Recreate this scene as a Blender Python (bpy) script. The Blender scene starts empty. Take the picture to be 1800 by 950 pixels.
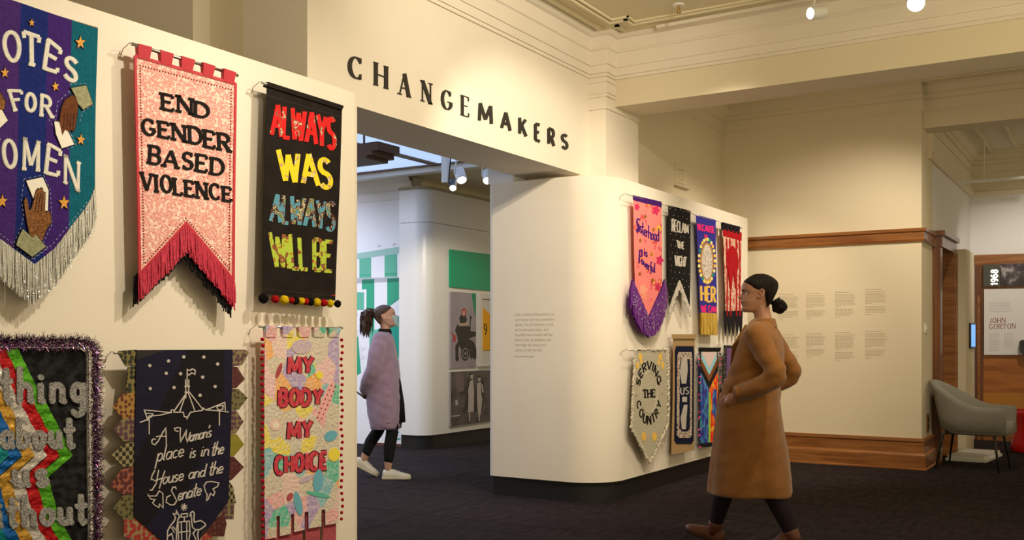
import bpy, bmesh, math, random
from mathutils import Vector, Matrix
random.seed(7)
SC = bpy.context.scene
C = SC.collection
# ---------------------------------------------------------------- camera
FPX, HY, CAMZ = 1752.0, 600.0, 1.3
ANG = math.atan(1085/1752)
CA, SA = math.cos(ANG), math.sin(ANG)
cam_d = bpy.data.cameras.new('camera'); cam = bpy.data.objects.new('camera', cam_d); C.objects.link(cam)
cam.location = (0, 0, CAMZ); cam.rotation_euler = (math.pi/2, 0, ANG-math.pi/2)
cam_d.sensor_width = 36; cam_d.lens = 36*FPX/1800; cam_d.shift_y = (HY-475)/1800
cam_d.clip_start = .05; SC.camera = cam
# ---------------------------------------------------------------- world, exposure, lights
w = bpy.data.worlds.new('world'); SC.world = w; w.use_nodes = True
w.node_tree.nodes['Background'].inputs[0].default_value = (1.0, .80, .47, 1)
w.node_tree.nodes['Background'].inputs[1].default_value = .52
SC.view_settings.view_transform = 'Standard'; SC.view_settings.look = 'None'
SC.view_settings.exposure = 0.55; SC.view_settings.gamma = 1; SC.view_settings.use_curve_mapping = False
WARM = (1.0, .86, .66)
def spot(loc, target, power, size=70, blend=.6, col=WARM, soft=.05, name='spot_light'):
    d = bpy.data.lights.new(name, 'SPOT'); d.energy = power; d.color = col
    d.spot_size = math.radians(size); d.spot_blend = blend; d.shadow_soft_size = soft
    o = bpy.data.objects.new(name, d); C.objects.link(o); o.location = loc
    o.rotation_euler = (Vector(target)-Vector(loc)).to_track_quat('-Z', 'Y').to_euler(); return o
def area(loc, target, power, sx, sy, col=WARM, name='area_light'):
    d = bpy.data.lights.new(name, 'AREA'); d.energy = power; d.color = col; d.shape = 'RECTANGLE'
    d.size = sx; d.size_y = sy
    o = bpy.data.objects.new(name, d); C.objects.link(o); o.location = loc
    o.rotation_euler = (Vector(target)-Vector(loc)).to_track_quat('-Z', 'Y').to_euler(); return o
# ceiling track spots over the banner walls, and added fill lights (outside the frame)
spot((2.9, 1.45, 3.8), (2.3, 3.5, 1.1), 150, 80, .9)
spot((4.2, 1.35, 3.8), (3.6, 3.5, 1.2), 150, 80, .9)
spot((2.0, 1.4, 3.7), (4.08, 4.5, 3.4), 70, 60, .9)  # added spot that brightens the wall blocks above the left wall
spot((4.4, 1.2, 3.86), (7.08, 4.3, 1.5), 330, 50, .5)
spot((6.2, .6, 3.8), (7.2, 3.9, 1.6), 60, 56, .8)
spot((6.7, 2.2, 3.75), (8.6, 3.55, 1.1), 120, 56, .8)
spot((9.2, 1.9, 3.7), (9.8, 3.5, 1.3), 105, 75, .7)
spot((4.6, 1.0, 3.75), (6.1, 3.86, 3.2), 150, 80, .9)
spot((8.9, 1.2, 3.7), (10.7, 2.7, 1.3), 150, 80, .9)
spot((12.2, .6, 3.3), (14.4, 1.0, 1.6), 90, 80, .8, (1, .9, .78))
spot((5.6, .7, 3.8), (6.0, 2.0, 0), 90, 90, .8)  # added spot that brightens the woman in the coat
area((4.6, -.6, 2.4), (5.6, .6, 3.9), 42, 2.5, 2.0, (1, .84, .54), 'ceiling_fill')  # unseen upward wash, added to brighten the ceiling
# inner gallery
area((6.8, 8.6, 3.15), (6.8, 8.6, 0), 90, 2.5, 2.5, (.72, .78, 1.0), 'skylight_area')
spot((7.9, 8.8, 3.0), (9.7, 9.2, 2.0), 60, 100, .9, (.80, .82, 1.0))
spot((8.1, 5.2, 2.8), (10.2, 7.1, 1.0), 75, 60, .5, (1, .88, .7))
spot((7.6, 5.2, 2.8), (9.6, 7.1, 1.1), 50, 55, .5, (1, .88, .7))

# ---------------------------------------------------------------- pixel -> world helpers
def ray(px, py):
    r = (px-900)/FPX; v = (HY-py)/FPX
    return (CA+r*SA, SA-r*CA, v)
def PY(px, py, Y):
    d = ray(px, py); t = Y/d[1]; return Vector((d[0]*t, Y, CAMZ+d[2]*t))
def PX(px, py, X):
    d = ray(px, py); t = X/d[0]; return Vector((X, d[1]*t, CAMZ+d[2]*t))
def PZ(px, py, Z):
    d = ray(px, py); t = (Z-CAMZ)/d[2]; return Vector((d[0]*t, d[1]*t, Z))
def RD(r, dd, z=0): return Vector((dd*CA+r*SA, dd*SA-r*CA, z))
# ---------------------------------------------------------------- materials
MATS = {}
def lin(c):
    if isinstance(c, str):
        c = c.lstrip('#'); c = [int(c[i:i+2], 16)/255 for i in (0, 2, 4)]
        c = [x/12.92 if x <= .04045 else ((x+.055)/1.055)**2.4 for x in c]
    return (c[0], c[1], c[2], 1)
def mat(name, col, rough=.8, metal=0., var=None, bump=None, emit=None, spec=None, sheen=0, pat=None, bump2=None, coat=0):
    """var=(color2, scale, amount[, detail]); bump=(scale, strength); pat=(tex, scale, stops, interp, distort)"""
    if name in MATS: return MATS[name]
    m = bpy.data.materials.new(name); m.use_nodes = True; MATS[name] = m
    nt = m.node_tree; N = nt.nodes; L = nt.links; b = N['Principled BSDF']
    b.inputs['Base Color'].default_value = lin(col); b.inputs['Roughness'].default_value = rough
    b.inputs['Metallic'].default_value = metal
    if spec is None and rough >= .7 and not metal: spec = .12
    if spec is not None: b.inputs['Specular IOR Level'].default_value = spec
    if sheen: b.inputs['Sheen Weight'].default_value = sheen
    if coat: b.inputs['Coat Weight'].default_value = coat
    tc = N.new('ShaderNodeTexCoord'); src = tc.outputs['Object']
    out = None
    if pat:
        tex, scale, stops, interp, dist = pat
        vec = src
        if isinstance(scale, (tuple, list)):
            mp = N.new('ShaderNodeMapping'); L.new(src, mp.inputs[0]); mp.inputs['Scale'].default_value = scale; vec = mp.outputs[0]; scale = 1
        if dist:
            nz = N.new('ShaderNodeTexNoise'); nz.inputs['Scale'].default_value = .6*scale if scale != 1 else 12; L.new(vec, nz.inputs[0])
            mx = N.new('ShaderNodeVectorMath'); mx.operation = 'MULTIPLY_ADD'; L.new(nz.outputs['Color'], mx.inputs[0])
            mx.inputs[1].default_value = (dist*.06,)*3 if scale != 1 else (dist,)*3; L.new(vec, mx.inputs[2]); vec = mx.outputs[0]
        if tex == 'voronoi':
            t = N.new('ShaderNodeTexVoronoi'); t.inputs['Scale'].default_value = scale; L.new(vec, t.inputs['Vector'])
            sp = N.new('ShaderNodeSeparateColor'); L.new(t.outputs['Color'], sp.inputs[0]); f = sp.outputs[0]
        elif tex == 'dots':
            t = N.new('ShaderNodeTexVoronoi'); t.inputs['Scale'].default_value = scale; t.inputs['Randomness'].default_value = .55; L.new(vec, t.inputs['Vector']); f = t.outputs['Distance']
        elif tex == 'wave':
            t = N.new('ShaderNodeTexWave'); t.inputs['Scale'].default_value = scale; L.new(vec, t.inputs['Vector']); f = t.outputs['Fac']
            t.inputs['Distortion'].default_value = 4; t.inputs['Detail'].default_value = 3
        elif tex == 'checker':
            t = N.new('ShaderNodeTexChecker'); t.inputs['Scale'].default_value = scale; L.new(vec, t.inputs['Vector']); f = t.outputs['Fac']
        else:
            t = N.new('ShaderNodeTexNoise'); t.inputs['Scale'].default_value = scale; t.inputs['Detail'].default_value = 3; L.new(vec, t.inputs['Vector']); f = t.outputs['Fac']
        cr = N.new('ShaderNodeValToRGB'); cr.color_ramp.interpolation = interp
        e = cr.color_ramp.elements
        e[0].position = stops[0][0]; e[0].color = lin(stops[0][1]); e[1].position = stops[1][0]; e[1].color = lin(stops[1][1])
        for p, c in stops[2:]:
            k = e.new(p); k.color = lin(c)
        L.new(f, cr.inputs[0]); out = cr.outputs[0]
    if var:
        nz = N.new('ShaderNodeTexNoise'); nz.inputs['Scale'].default_value = var[1] if not isinstance(var[1], tuple) else 1
        nz.inputs['Detail'].default_value = 4
        if isinstance(var[1], tuple):
            mp = N.new('ShaderNodeMapping'); L.new(src, mp.inputs[0]); mp.inputs['Scale'].default_value = var[1]; L.new(mp.outputs[0], nz.inputs[0])
        else: L.new(src, nz.inputs[0])
        mr = N.new('ShaderNodeMapRange'); mr.inputs[1].default_value = .38; mr.inputs[2].default_value = .64; mr.inputs[4].default_value = var[2]
        L.new(nz.outputs[0], mr.inputs[0])
        mx = N.new('ShaderNodeMix'); mx.data_type = 'RGBA'; L.new(mr.outputs[0], mx.inputs[0])
        if out: L.new(out, mx.inputs[6])
        else: mx.inputs[6].default_value = lin(col)
        mx.inputs[7].default_value = lin(var[0]); out = mx.outputs[2]
    if out: L.new(out, b.inputs['Base Color'])
    for bp in (bump, bump2):
        if not bp: continue
        kind = bp[2] if len(bp) > 2 else 'noise'
        if kind == 'voronoi':
            t = N.new('ShaderNodeTexVoronoi'); t.inputs['Scale'].default_value = bp[0]; L.new(src, t.inputs['Vector']); f = t.outputs['Distance']
        elif kind == 'wave':
            t = N.new('ShaderNodeTexWave'); t.inputs['Scale'].default_value = bp[0]; L.new(src, t.inputs['Vector']); f = t.outputs['Fac']; t.inputs['Distortion'].default_value = 2
            t.bands_direction = 'X'
        else:
            t = N.new('ShaderNodeTexNoise'); L.new(src, t.inputs['Vector']); t.inputs['Scale'].default_value = bp[0]; t.inputs['Detail'].default_value = 4; f = t.outputs['Fac']
        bn = N.new('ShaderNodeBump'); bn.inputs['Strength'].default_value = bp[1]; bn.inputs['Distance'].default_value = .01
        L.new(f, bn.inputs['Height'])
        if b.inputs['Normal'].is_linked: L.new(b.inputs['Normal'].links[0].from_socket, bn.inputs['Normal'])
        L.new(bn.outputs[0], b.inputs['Normal'])
    if emit:
        b.inputs['Emission Color'].default_value = lin(emit[0]); b.inputs['Emission Strength'].default_value = emit[1]
    return m
M_wall = mat('cream wall paint', (.80, .735, .63), .75, var=((.77, .705, .60), 3, .6), bump=(120, .03))
M_wall2 = mat('pale plaster', (.74, .66, .49), .8, bump=(60, .04))
M_ceil = mat('ceiling paint', (.74, .67, .48), .85)
M_inner = mat('cool white wall paint', (.78, .77, .76), .6)
M_gloss = mat('satin white panel', (.76, .73, .66), .3)
M_black = mat('black plinth paint', (.008, .007, .007), .5)
M_wood = mat('varnished timber', (.22, .075, .018), .35, var=((.36, .15, .04), (2, 2, 30), .9), coat=.3)
M_woodd = mat('dark varnished timber', (.10, .03, .010), .35, var=((.19, .07, .02), (20, 20, 1.5), .9), coat=.3)
M_carpet = mat('dark plum carpet', (.017, .011, .012), 1.0, var=((.036, .026, .028), (6, 22, 6), .8), bump=(500, .6), spec=.15)
M_metal = mat('steel rod', (.55, .53, .5), .35, 1)
M_brass = mat('aged brass', (.45, .3, .12), .4, .9)
M_white = mat('white enamel', (.75, .74, .7), .4)
M_blackp = mat('black enamel', (.015, .015, .016), .4)
# ---------------------------------------------------------------- mesh building
class MB:
    def __init__(s): s.v = []; s.f = []
    def add(s, vs, fs):
        o = len(s.v); s.v += [tuple(x) for x in vs]; s.f += [tuple(i+o for i in f) for f in fs]; return s
    def box(s, a, b, bev=0):
        x0, x1 = sorted((a[0], b[0])); y0, y1 = sorted((a[1], b[1])); z0, z1 = sorted((a[2], b[2]))
        vs = [(x, y, z) for z in (z0, z1) for x, y in ((x0, y0), (x1, y0), (x1, y1), (x0, y1))]
        return s.add(vs, [(3, 2, 1, 0), (4, 5, 6, 7), (0, 1, 5, 4), (1, 2, 6, 5), (2, 3, 7, 6), (3, 0, 4, 7)])
    def prism(s, pts, off):
        """pts: 3D outline; off: vector thickness"""
        n = len(pts); off = Vector(off)
        vs = [Vector(p) for p in pts]+[Vector(p)+off for p in pts]
        return s.add(vs, [tuple(range(n)), tuple(range(2*n-1, n-1, -1))]+[(i, i+n, (i+1) % n+n, (i+1) % n) for i in range(n)])
    def plan(s, pts, z0, z1): return s.prism([(x, y, z0) for x, y in pts], (0, 0, z1-z0))
    def tube(s, path, r, n=8, caps=True):
        path = [Vector(p) for p in path]; m = len(path); rr = r if isinstance(r, (list, tuple)) else [r]*m
        rings = []; up = None
        for i, p in enumerate(path):
            t = (path[min(i+1, m-1)]-path[max(i-1, 0)]); t = t.normalized() if t.length > 1e-9 else Vector((0, 0, 1))
            if up is None: up = Vector((0, 0, 1)) if abs(t.z) < .9 else Vector((1, 0, 0))
            a = t.cross(up); a = a.normalized() if a.length > 1e-6 else t.orthogonal().normalized()
            b_ = a.cross(t).normalized(); up = b_
            rings.append([p+(a*math.cos(k*2*math.pi/n)+b_*math.sin(k*2*math.pi/n))*rr[i] for k in range(n)])
        vs = [v for g in rings for v in g]; fs = []
        for i in range(m-1):
            for k in range(n): fs.append((i*n+k, i*n+(k+1) % n, (i+1)*n+(k+1) % n, (i+1)*n+k))
        if caps: fs.append(tuple(range(n-1, -1, -1))); fs.append(tuple((m-1)*n+k for k in range(n)))
        return s.add(vs, fs)
    def sphere(s, c, r, nu=10, nv=6, sc=(1, 1, 1)):
        c = Vector(c); vs = [c+Vector((0, 0, -r*sc[2]))]
        for j in range(1, nv):
            t = -math.pi/2+math.pi*j/nv
            for i in range(nu):
                a = 2*math.pi*i/nu; vs.append(c+Vector((r*sc[0]*math.cos(t)*math.cos(a), r*sc[1]*math.cos(t)*math.sin(a), r*sc[2]*math.sin(t))))
        vs.append(c+Vector((0, 0, r*sc[2]))); fs = []
        for i in range(nu): fs.append((0, 1+(i+1) % nu, 1+i))
        for j in range(nv-2):
            for i in range(nu): fs.append((1+j*nu+i, 1+j*nu+(i+1) % nu, 1+(j+1)*nu+(i+1) % nu, 1+(j+1)*nu+i))
        t = len(vs)-1; q = 1+(nv-2)*nu
        for i in range(nu): fs.append((q+i, q+(i+1) % nu, t))
        return s.add(vs, fs)
    def loft(s, rings, cap=True, closed=True):
        n = len(rings[0]); vs = [v for g in rings for v in g]; fs = []
        for i in range(len(rings)-1):
            for k in range(n if closed else n-1): fs.append((i*n+k, i*n+(k+1) % n, (i+1)*n+(k+1) % n, (i+1)*n+k))
        if cap: fs.append(tuple(range(n-1, -1, -1))); fs.append(tuple((len(rings)-1)*n+k for k in range(n)))
        return s.add(vs, fs)
    def build(s, name, m, parent=None, smooth=False, label=None, kind=None, fixn=False):
        me = bpy.data.meshes.new(name); off = parent_loc(parent)
        me.from_pydata([(x-off.x, y-off.y, z-off.z) for x, y, z in s.v], [], s.f)
        if fixn:
            bm = bmesh.new(); bm.from_mesh(me); bmesh.ops.recalc_face_normals(bm, faces=bm.faces); bm.to_mesh(me); bm.free()
        me.materials.append(m)
        if smooth: me.polygons.foreach_set('use_smooth', [True]*len(me.polygons))
        me.update()
        o = bpy.data.objects.new(name, me); C.objects.link(o)
        if parent: o.parent = parent
        if label: o['label'] = label
        if kind: o['kind'] = kind
        return o
def parent_loc(p):
    l = Vector((0, 0, 0))
    while p is not None: l = l+p.location; p = p.parent
    return l
def thing(name, label, cat, loc=(0, 0, 0), group=None):
    o = bpy.data.objects.new(name, None); C.objects.link(o); o.location = loc; o['label'] = label; o['category'] = cat
    o.empty_display_size = .1
    if group: o['group'] = group
    return o
def tag(o, label, cat, group=None):
    o['label'] = label; o['category'] = cat
    if group: o['group'] = group
    return o
def struct(o): o['kind'] = 'structure'; return o
def arcp(cx, cy, r, a0, a1, n=10):
    return [(cx+r*math.cos(math.radians(a0+(a1-a0)*i/n)), cy+r*math.sin(math.radians(a0+(a1-a0)*i/n))) for i in range(n+1)]
def loc_of(vs):
    xs = [v[0] for v in vs]; ys = [v[1] for v in vs]; zs = [v[2] for v in vs]
    return Vector(((min(xs)+max(xs))/2, (min(ys)+max(ys))/2, min(zs)))

# ================================================================ SETTING
YW, YF, ZT, ZS, ZC = 3.52, 3.86, 2.63, 2.68, 3.88
def offs(pts, d):  # inset a plan outline by simple centroid-free shift is not needed: plinths given separately
    return pts
fl = struct(MB().box((-4, -5, -.1), (18, 14, 0)).build('floor', M_carpet))
# carpet seams: thin recessed joints shown as slim raised welts
sb = MB()
for k in range(8): sb.box((5.0+k*1.0, -4, 0), (5.006+k*1.0, 9, .0012))
for k in range(10): sb.box((3, -2.5+k*1.0, 0), (15, -2.494+k*1.0, .0012))
sb.build('carpet_seam', mat('carpet seam', (.016, .012, .014), 1), fl, kind='stuff')
# left exhibition wall with rounded end
o = MB().plan([(0, YW)]+[(4.04, YW)]+arcp(4.04, 3.70, .18, -90, 90)[1:]+[(0, 3.88)], .16, ZT).build('wall_left', M_wall, smooth=False); struct(o)
o = MB().plan([(0, YW+.04), (4.0, YW+.04), (4.14, 3.70), (4.0, 3.84), (0, 3.84)], 0, .16).build('baseboard_left', M_black); struct(o)
# right curved exhibition wall
def rwall(i):
    return [(10.54-i, YW+i)]+arcp(7.43, 3.87, .35-i, 270, 180, 20)+arcp(7.14, 4.57, .06-i*.5, 180, 90, 6)+[(7.6, 4.63-i), (7.6, 3.80), (10.54-i, 3.80)]
o = MB().plan(rwall(0), .16, ZT).build('wall_right', M_wall); struct(o)
for p in o.data.polygons: p.use_smooth = abs(p.normal.z) < .5
o.data.set_sharp_from_angle(angle=.6)
o = MB().plan(rwall(.035), 0, .16).build('baseboard_right', M_black); struct(o)
# inner pier, flush with the curved wall face, rising to the inner ceiling
o = MB().box((7.082, 4.375, ZT), (7.6, 4.625, 3.35)).build('wall_pier', M_inner); struct(o)
# fascia over the opening, and wall above the right panels (one plane)
o = MB().box((4.085, YF, ZS), (7.5, 4.36, ZC)).build('wall_lintel', M_wall); struct(o)
o = MB().box((7.30, YF+.002, 0), (10.9, 4.36, ZC)).build('wall_side', M_wall2); struct(o)
# pilaster: -X face at 7.458, -Y face at 3.70
o = MB().box((7.458, 3.70, ZT-.6), (8.10, 3.9, ZC)).build('trim_1', M_wall); struct(o)
# wall blocks left, above the left exhibition wall
o = MB().box((4.085, 4.36, 0), (4.35, 4.66, ZC)).build('wall_jamb', M_wall2); struct(o)
o = MB().box((3.96, 4.64, 0), (4.35, 9.0, ZC)).build('wall_far_left', M_wall); struct(o)
o = MB().box((-1, 6.4, 0), (3.97, 6.6, ZC)).build('wall_far', M_wall2); struct(o)
# beam across the room
BX0, BX1, BZ = 7.62, 8.03, 3.28
o = MB().box((BX0, -5, BZ), (BX1, 3.75, ZC)).build('trim_2', M_wall2); o.name = 'beam'; struct(o)
# back wall
o = MB().box((10.72, 1.78, 0), (11.37, 4.0, ZC)).build('wall_back', M_wall2); struct(o)
# second beam, over the passage right of the back wall
o = MB().box((10.80, -5, 3.46), (11.1, 1.778, ZC)).build('beam', M_wall2); struct(o)
# ceilings
o = MB().box((-4, -5, ZC), (10.9, 7.0, ZC+.1)).build('ceiling', M_ceil); struct(o)
o = MB().box((10.9, -5, 3.75), (15, 1.9, 3.85)).build('ceiling', M_ceil); struct(o)
# cornice profile swept along fascia, pilaster and beam: list of (z, projection)
def cornice(name, path, prof, m):
    """path: plan points, wall on the left side when walking; prof (z, out)"""
    n = len(path); norms = []
    for i in range(n):
        a = Vector(path[max(i-1, 0)]); b = Vector(path[i]); c = Vector(path[min(i+1, n-1)])
        d1 = (b-a).normalized() if i > 0 else (c-b).normalized(); d2 = (c-b).normalized() if i < n-1 else d1
        n1 = Vector((d1.y, -d1.x)); n2 = Vector((d2.y, -d2.x)); q = (n1+n2)
        q = q.normalized()/max(.35, q.normalized().dot(n1)); norms.append(q)
    rings = [[(path[i][0]+norms[i].x*o_, path[i][1]+norms[i].y*o_, z) for i in range(n)] for z, o_ in prof]
    b = MB(); vs = [v for r in rings for v in r]; fs = []
    for j in range(len(prof)-1):
        for i in range(n-1): fs.append((j*n+i, j*n+i+1, (j+1)*n+i+1, (j+1)*n+i))
    b.add(vs, fs); return struct(b.build(name, m))
prof = [(3.505, -.01), (3.505, .016), (3.522, .016), (3.522, .008), (3.535, .008), (3.535, .02), (3.60, .022), (3.60, .034), (3.612, .034), (3.715, .036), (3.725, .05), (3.74, .05), (3.745, .04), (3.83, .045), (3.84, .07), (3.86, .095), (ZC, .10)]
main = [(4.0, YF), (7.458, YF), (7.458, 3.70), (BX0, 3.70), (BX0, -5)]
cornice('trim_3', main, prof, M_wall)
capp = [(3.235, -.01), (3.235, .014), (3.25, .014), (3.255, .004), (3.335, .004), (3.335, .018), (3.35, .018), (3.355, .012), (3.365, .012), (3.365, .022), (3.38, .022), (3.385, .008), (3.455, .008), (3.46, .02), (3.475, .02), (3.48, .0)]
cornice('trim_4', [(7.458, YF), (7.458, 3.70), (8.11, 3.70)], capp, M_wall)
prof2 = [(3.62, -.01), (3.62, .012), (3.64, .012), (3.64, .02), (3.74, .024), (3.745, .05), (3.79, .055), (3.80, .08), (3.86, .10), (ZC, .13)]
cornice('trim_5', [(8.2, YF), (10.72, YF), (10.72, 1.76)], prof2, M_wall2)
cornice('trim_19', [(10.80, 1.80), (10.80, -5)], prof2, M_wall2)
cornice('trim_6', [(11.1, 1.78), (14.4, 1.78), (14.4, -5)], [(z-.13, p) for z, p in prof2], M_wall2)
cornice('trim_7', [(11.1, 1.78), (14.4, 1.78), (14.4, -5)], [(3.2, -.01), (3.2, .02), (3.23, .05), (3.26, .05), (3.27, .02), (3.5, .02), (3.5, -.01)], M_wall2)
o = MB().box((11.08, 1.735, 3.2), (11.101, 1.79, 3.5)).build('trim_20', M_wall2); struct(o)
# ceiling beads
def strip(path, wdt, z0, z1, m, name):
    b = MB()
    for (x0, y0), (x1, y1) in zip(path, path[1:]):
        z0 += .0011
        a = Vector((x0, y0)); c = Vector((x1, y1)); d = (c-a).normalized()*wdt/2; n = Vector((-d.y, d.x))
        a = a-d; c = c+d
        b.prism([(a.x+n.x, a.y+n.y, z0), (a.x-n.x, a.y-n.y, z0), (c.x-n.x, c.y-n.y, z0), (c.x+n.x, c.y+n.y, z0)], (0, 0, z1-z0))
    return struct(b.build(name, m))
strip([(3, 3.70), (7.36, 3.70), (7.36, 3.55), (7.50, 3.55), (7.50, -5)], .03, ZC-.025, ZC, M_ceil, 'trim_8')
strip([(3, 3.56), (7.24, 3.56), (7.24, 3.42), (7.38, 3.42), (7.38, -5)], .025, ZC-.03, ZC, M_ceil, 'trim_9')
strip([(3, 3.52), (7.20, 3.52), (7.20, 3.38), (7.34, 3.38), (7.34, -5)], .015, ZC-.018, ZC, M_ceil, 'trim_10')
strip([(8.3, 3.6), (10.5, 3.6), (10.5, -4)], .03, ZC-.02, ZC, M_ceil, 'trim_11')
strip([(11.1, 1.5), (14.15, 1.5), (14.15, -4)], .03, 3.72, 3.75, M_ceil, 'trim_12')
strip([(11.1, 1.2), (13.9, 1.2), (13.9, -4)], .03, 3.72, 3.75, M_ceil, 'trim_13')
# dado rail and baseboard on the back wall and its return
RX = [(10.72, 3.86), (10.72, 1.78), (11.37, 1.78)]
rail = [(2.305, -.01), (2.305, .02), (2.33, .03), (2.34, .022), (2.40, .028), (2.41, .045), (2.44, .05), (2.44, -.01)]
cornice('trim_14', RX, rail, M_wood)
bb = [(0, -.01), (0, .055), (.012, .055), (.02, .045), (.145, .045), (.165, .03), (.17, .022), (.27, .022), (.285, .03), (.315, .026), (.318, -.01)]
cornice('baseboard_back', RX, bb, M_wood)
# wall beyond, with the doorway, and the far wall
o = MB().box((12.35, 1.79, 0), (14.399, 1.98, 3.8)).box((11.372, 1.79, 2.45), (12.349, 1.98, 3.8)).build('wall_passage', M_inner); struct(o)
o = MB().box((14.4, -5, 0), (14.6, 1.8, 3.8)).build('wall_end', M_inner); struct(o)
d1 = thing('door_1', 'dark stained timber doorway at the corner of the text wall', 'door', (11.9, 1.78, 0)); del d1['category']; struct(d1)
MB().box((11.37, 1.70, 0), (11.50, 1.80, 2.3)).build('casing', M_woodd, d1)
MB().box((12.20, 1.68, 0), (12.36, 1.80, 2.3)).box((12.23, 1.66, 0), (12.26, 1.68, 2.3)).box((12.31, 1.66, 0), (12.34, 1.68, 2.3)).build('casing', M_wood, d1)
MB().box((11.36, 1.68, 2.3), (12.38, 1.80, 2.42)).box((11.33, 1.65, 2.42), (12.41, 1.80, 2.47)).build('lintel', M_woodd, d1)
MB().box((11.45, 1.93, 0), (12.3, 1.97, 2.3)).box((11.55, 1.90, .25), (12.2, 1.93, 1.0)).box((11.55, 1.90, 1.15), (12.2, 1.93, 2.1)).build('door_leaf', M_woodd, d1)
# right boundary far away, out of the frame: closes nothing; room stays open behind the camera
# ---- inner gallery
o = MB().box((9.72, 7.45, 0), (9.9, 13, 3.6)).build('wall_mural', M_inner); struct(o)
o = MB().plan([(12.5, 7.1)]+arcp(9.72, 7.3, .2, 270, 180, 10)+[(9.52, 7.5), (12.5, 7.5)], .17, 2.72).build('wall_inner', M_gloss); struct(o)
for p in o.data.polygons: p.use_smooth = abs(p.normal.z) < .5
o.data.set_sharp_from_angle(angle=.6)
o = MB().plan([(12.5, 7.1)]+arcp(9.72, 7.3, .2, 270, 180, 10)+[(9.52, 7.5), (12.5, 7.5)], 2.725, 3.12).build('wall_inner_upper', M_gloss); struct(o)
for p in o.data.polygons: p.use_smooth = abs(p.normal.z) < .5
o.data.set_sharp_from_angle(angle=.6)
o = MB().plan([(12.5, 7.13)]+arcp(9.72, 7.3, .17, 270, 180, 10)+[(9.56, 7.5), (12.5, 7.5)], 0, .17).build('baseboard_inner', M_black); struct(o)
o = MB().plan([(12.5, 7.06)]+arcp(9.72, 7.3, .23, 270, 180, 10)+[(9.50, 7.5), (12.5, 7.5)], 3.12, 3.15).build('trim_15', mat('olive trim', (.35, .29, .16), .5)); struct(o)  # olive cap strip along the top of the inner wall
o = MB().box((9.60, 7.40, 0), (9.66, 7.52, 3.15)).build('trim_16', M_gloss); struct(o)
o = MB().box((7.6, 4.36, 3.3), (12.6, 13, 3.4)).build('ceiling', M_ceil)
struct(o); o.data.clear_geometry()
sky = (4.6, 4.9, 9.2, 12)   # skylight opening x0,y0,x1,y1
me = MB()
me.box((4.35, 4.36, 3.3), (12.6, sky[1], 3.4)).box((4.35, sky[1], 3.3), (sky[0], 13, 3.4)).box((sky[2], sky[1], 3.3), (12.6, 13, 3.4)).box((sky[0], sky[3], 3.3), (sky[2], 13, 3.4))
bpy.data.objects.remove(o); struct(me.build('ceiling', M_ceil))
sl = thing('skylight', 'glowing skylight', 'skylight', (7, 8.4, 3.3)); del sl['category']; struct(sl); sl.name = 'window_1'
M_sky = mat('daylit skylight glass', (.6, .7, .9), .5, emit=((.46, .64, 1.0), .62))
M_mull = mat('brown skylight bar', (.17, .09, .05), .5)
ys = [4.9, 6.7, 8.5, 10.3, 12.0]
for i in range(4):
    for j in range(2):
        x0 = 4.6+j*2.3
        MB().box((x0+.04, ys[i]+.04, 3.315), (x0+2.26, ys[i+1]-.04, 3.33)).build('pane', M_sky, sl)
for y in ys: MB().box((4.6, y-.045, 3.298), (9.2, y+.045, 3.335)).build('glazing_bar', M_mull, sl)
for x in (4.6, 6.9, 9.2): MB().box((x-.045, 4.9, 3.298), (x+.045, 12, 3.335)).build('glazing_bar', M_mull, sl)
MB().box((9.2, 4.9, 3.24), (9.32, 12, 3.31)).build('frame', M_white, sl)
cornice('trim_17', [(9.72, 13), (9.72, 7.4)], [(3.05, -.01), (3.05, .015), (3.07, .02), (3.15, .03), (3.17, .07), (3.24, .09), (3.25, .13), (3.3, .15)], M_inner)

# ================================================================ LETTERS
def A(cx, cy, rx, ry, a0, a1, n=9):
    return [(cx+rx*math.cos(math.radians(a0+(a1-a0)*i/n)), cy+ry*math.sin(math.radians(a0+(a1-a0)*i/n))) for i in range(n+1)]
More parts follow.
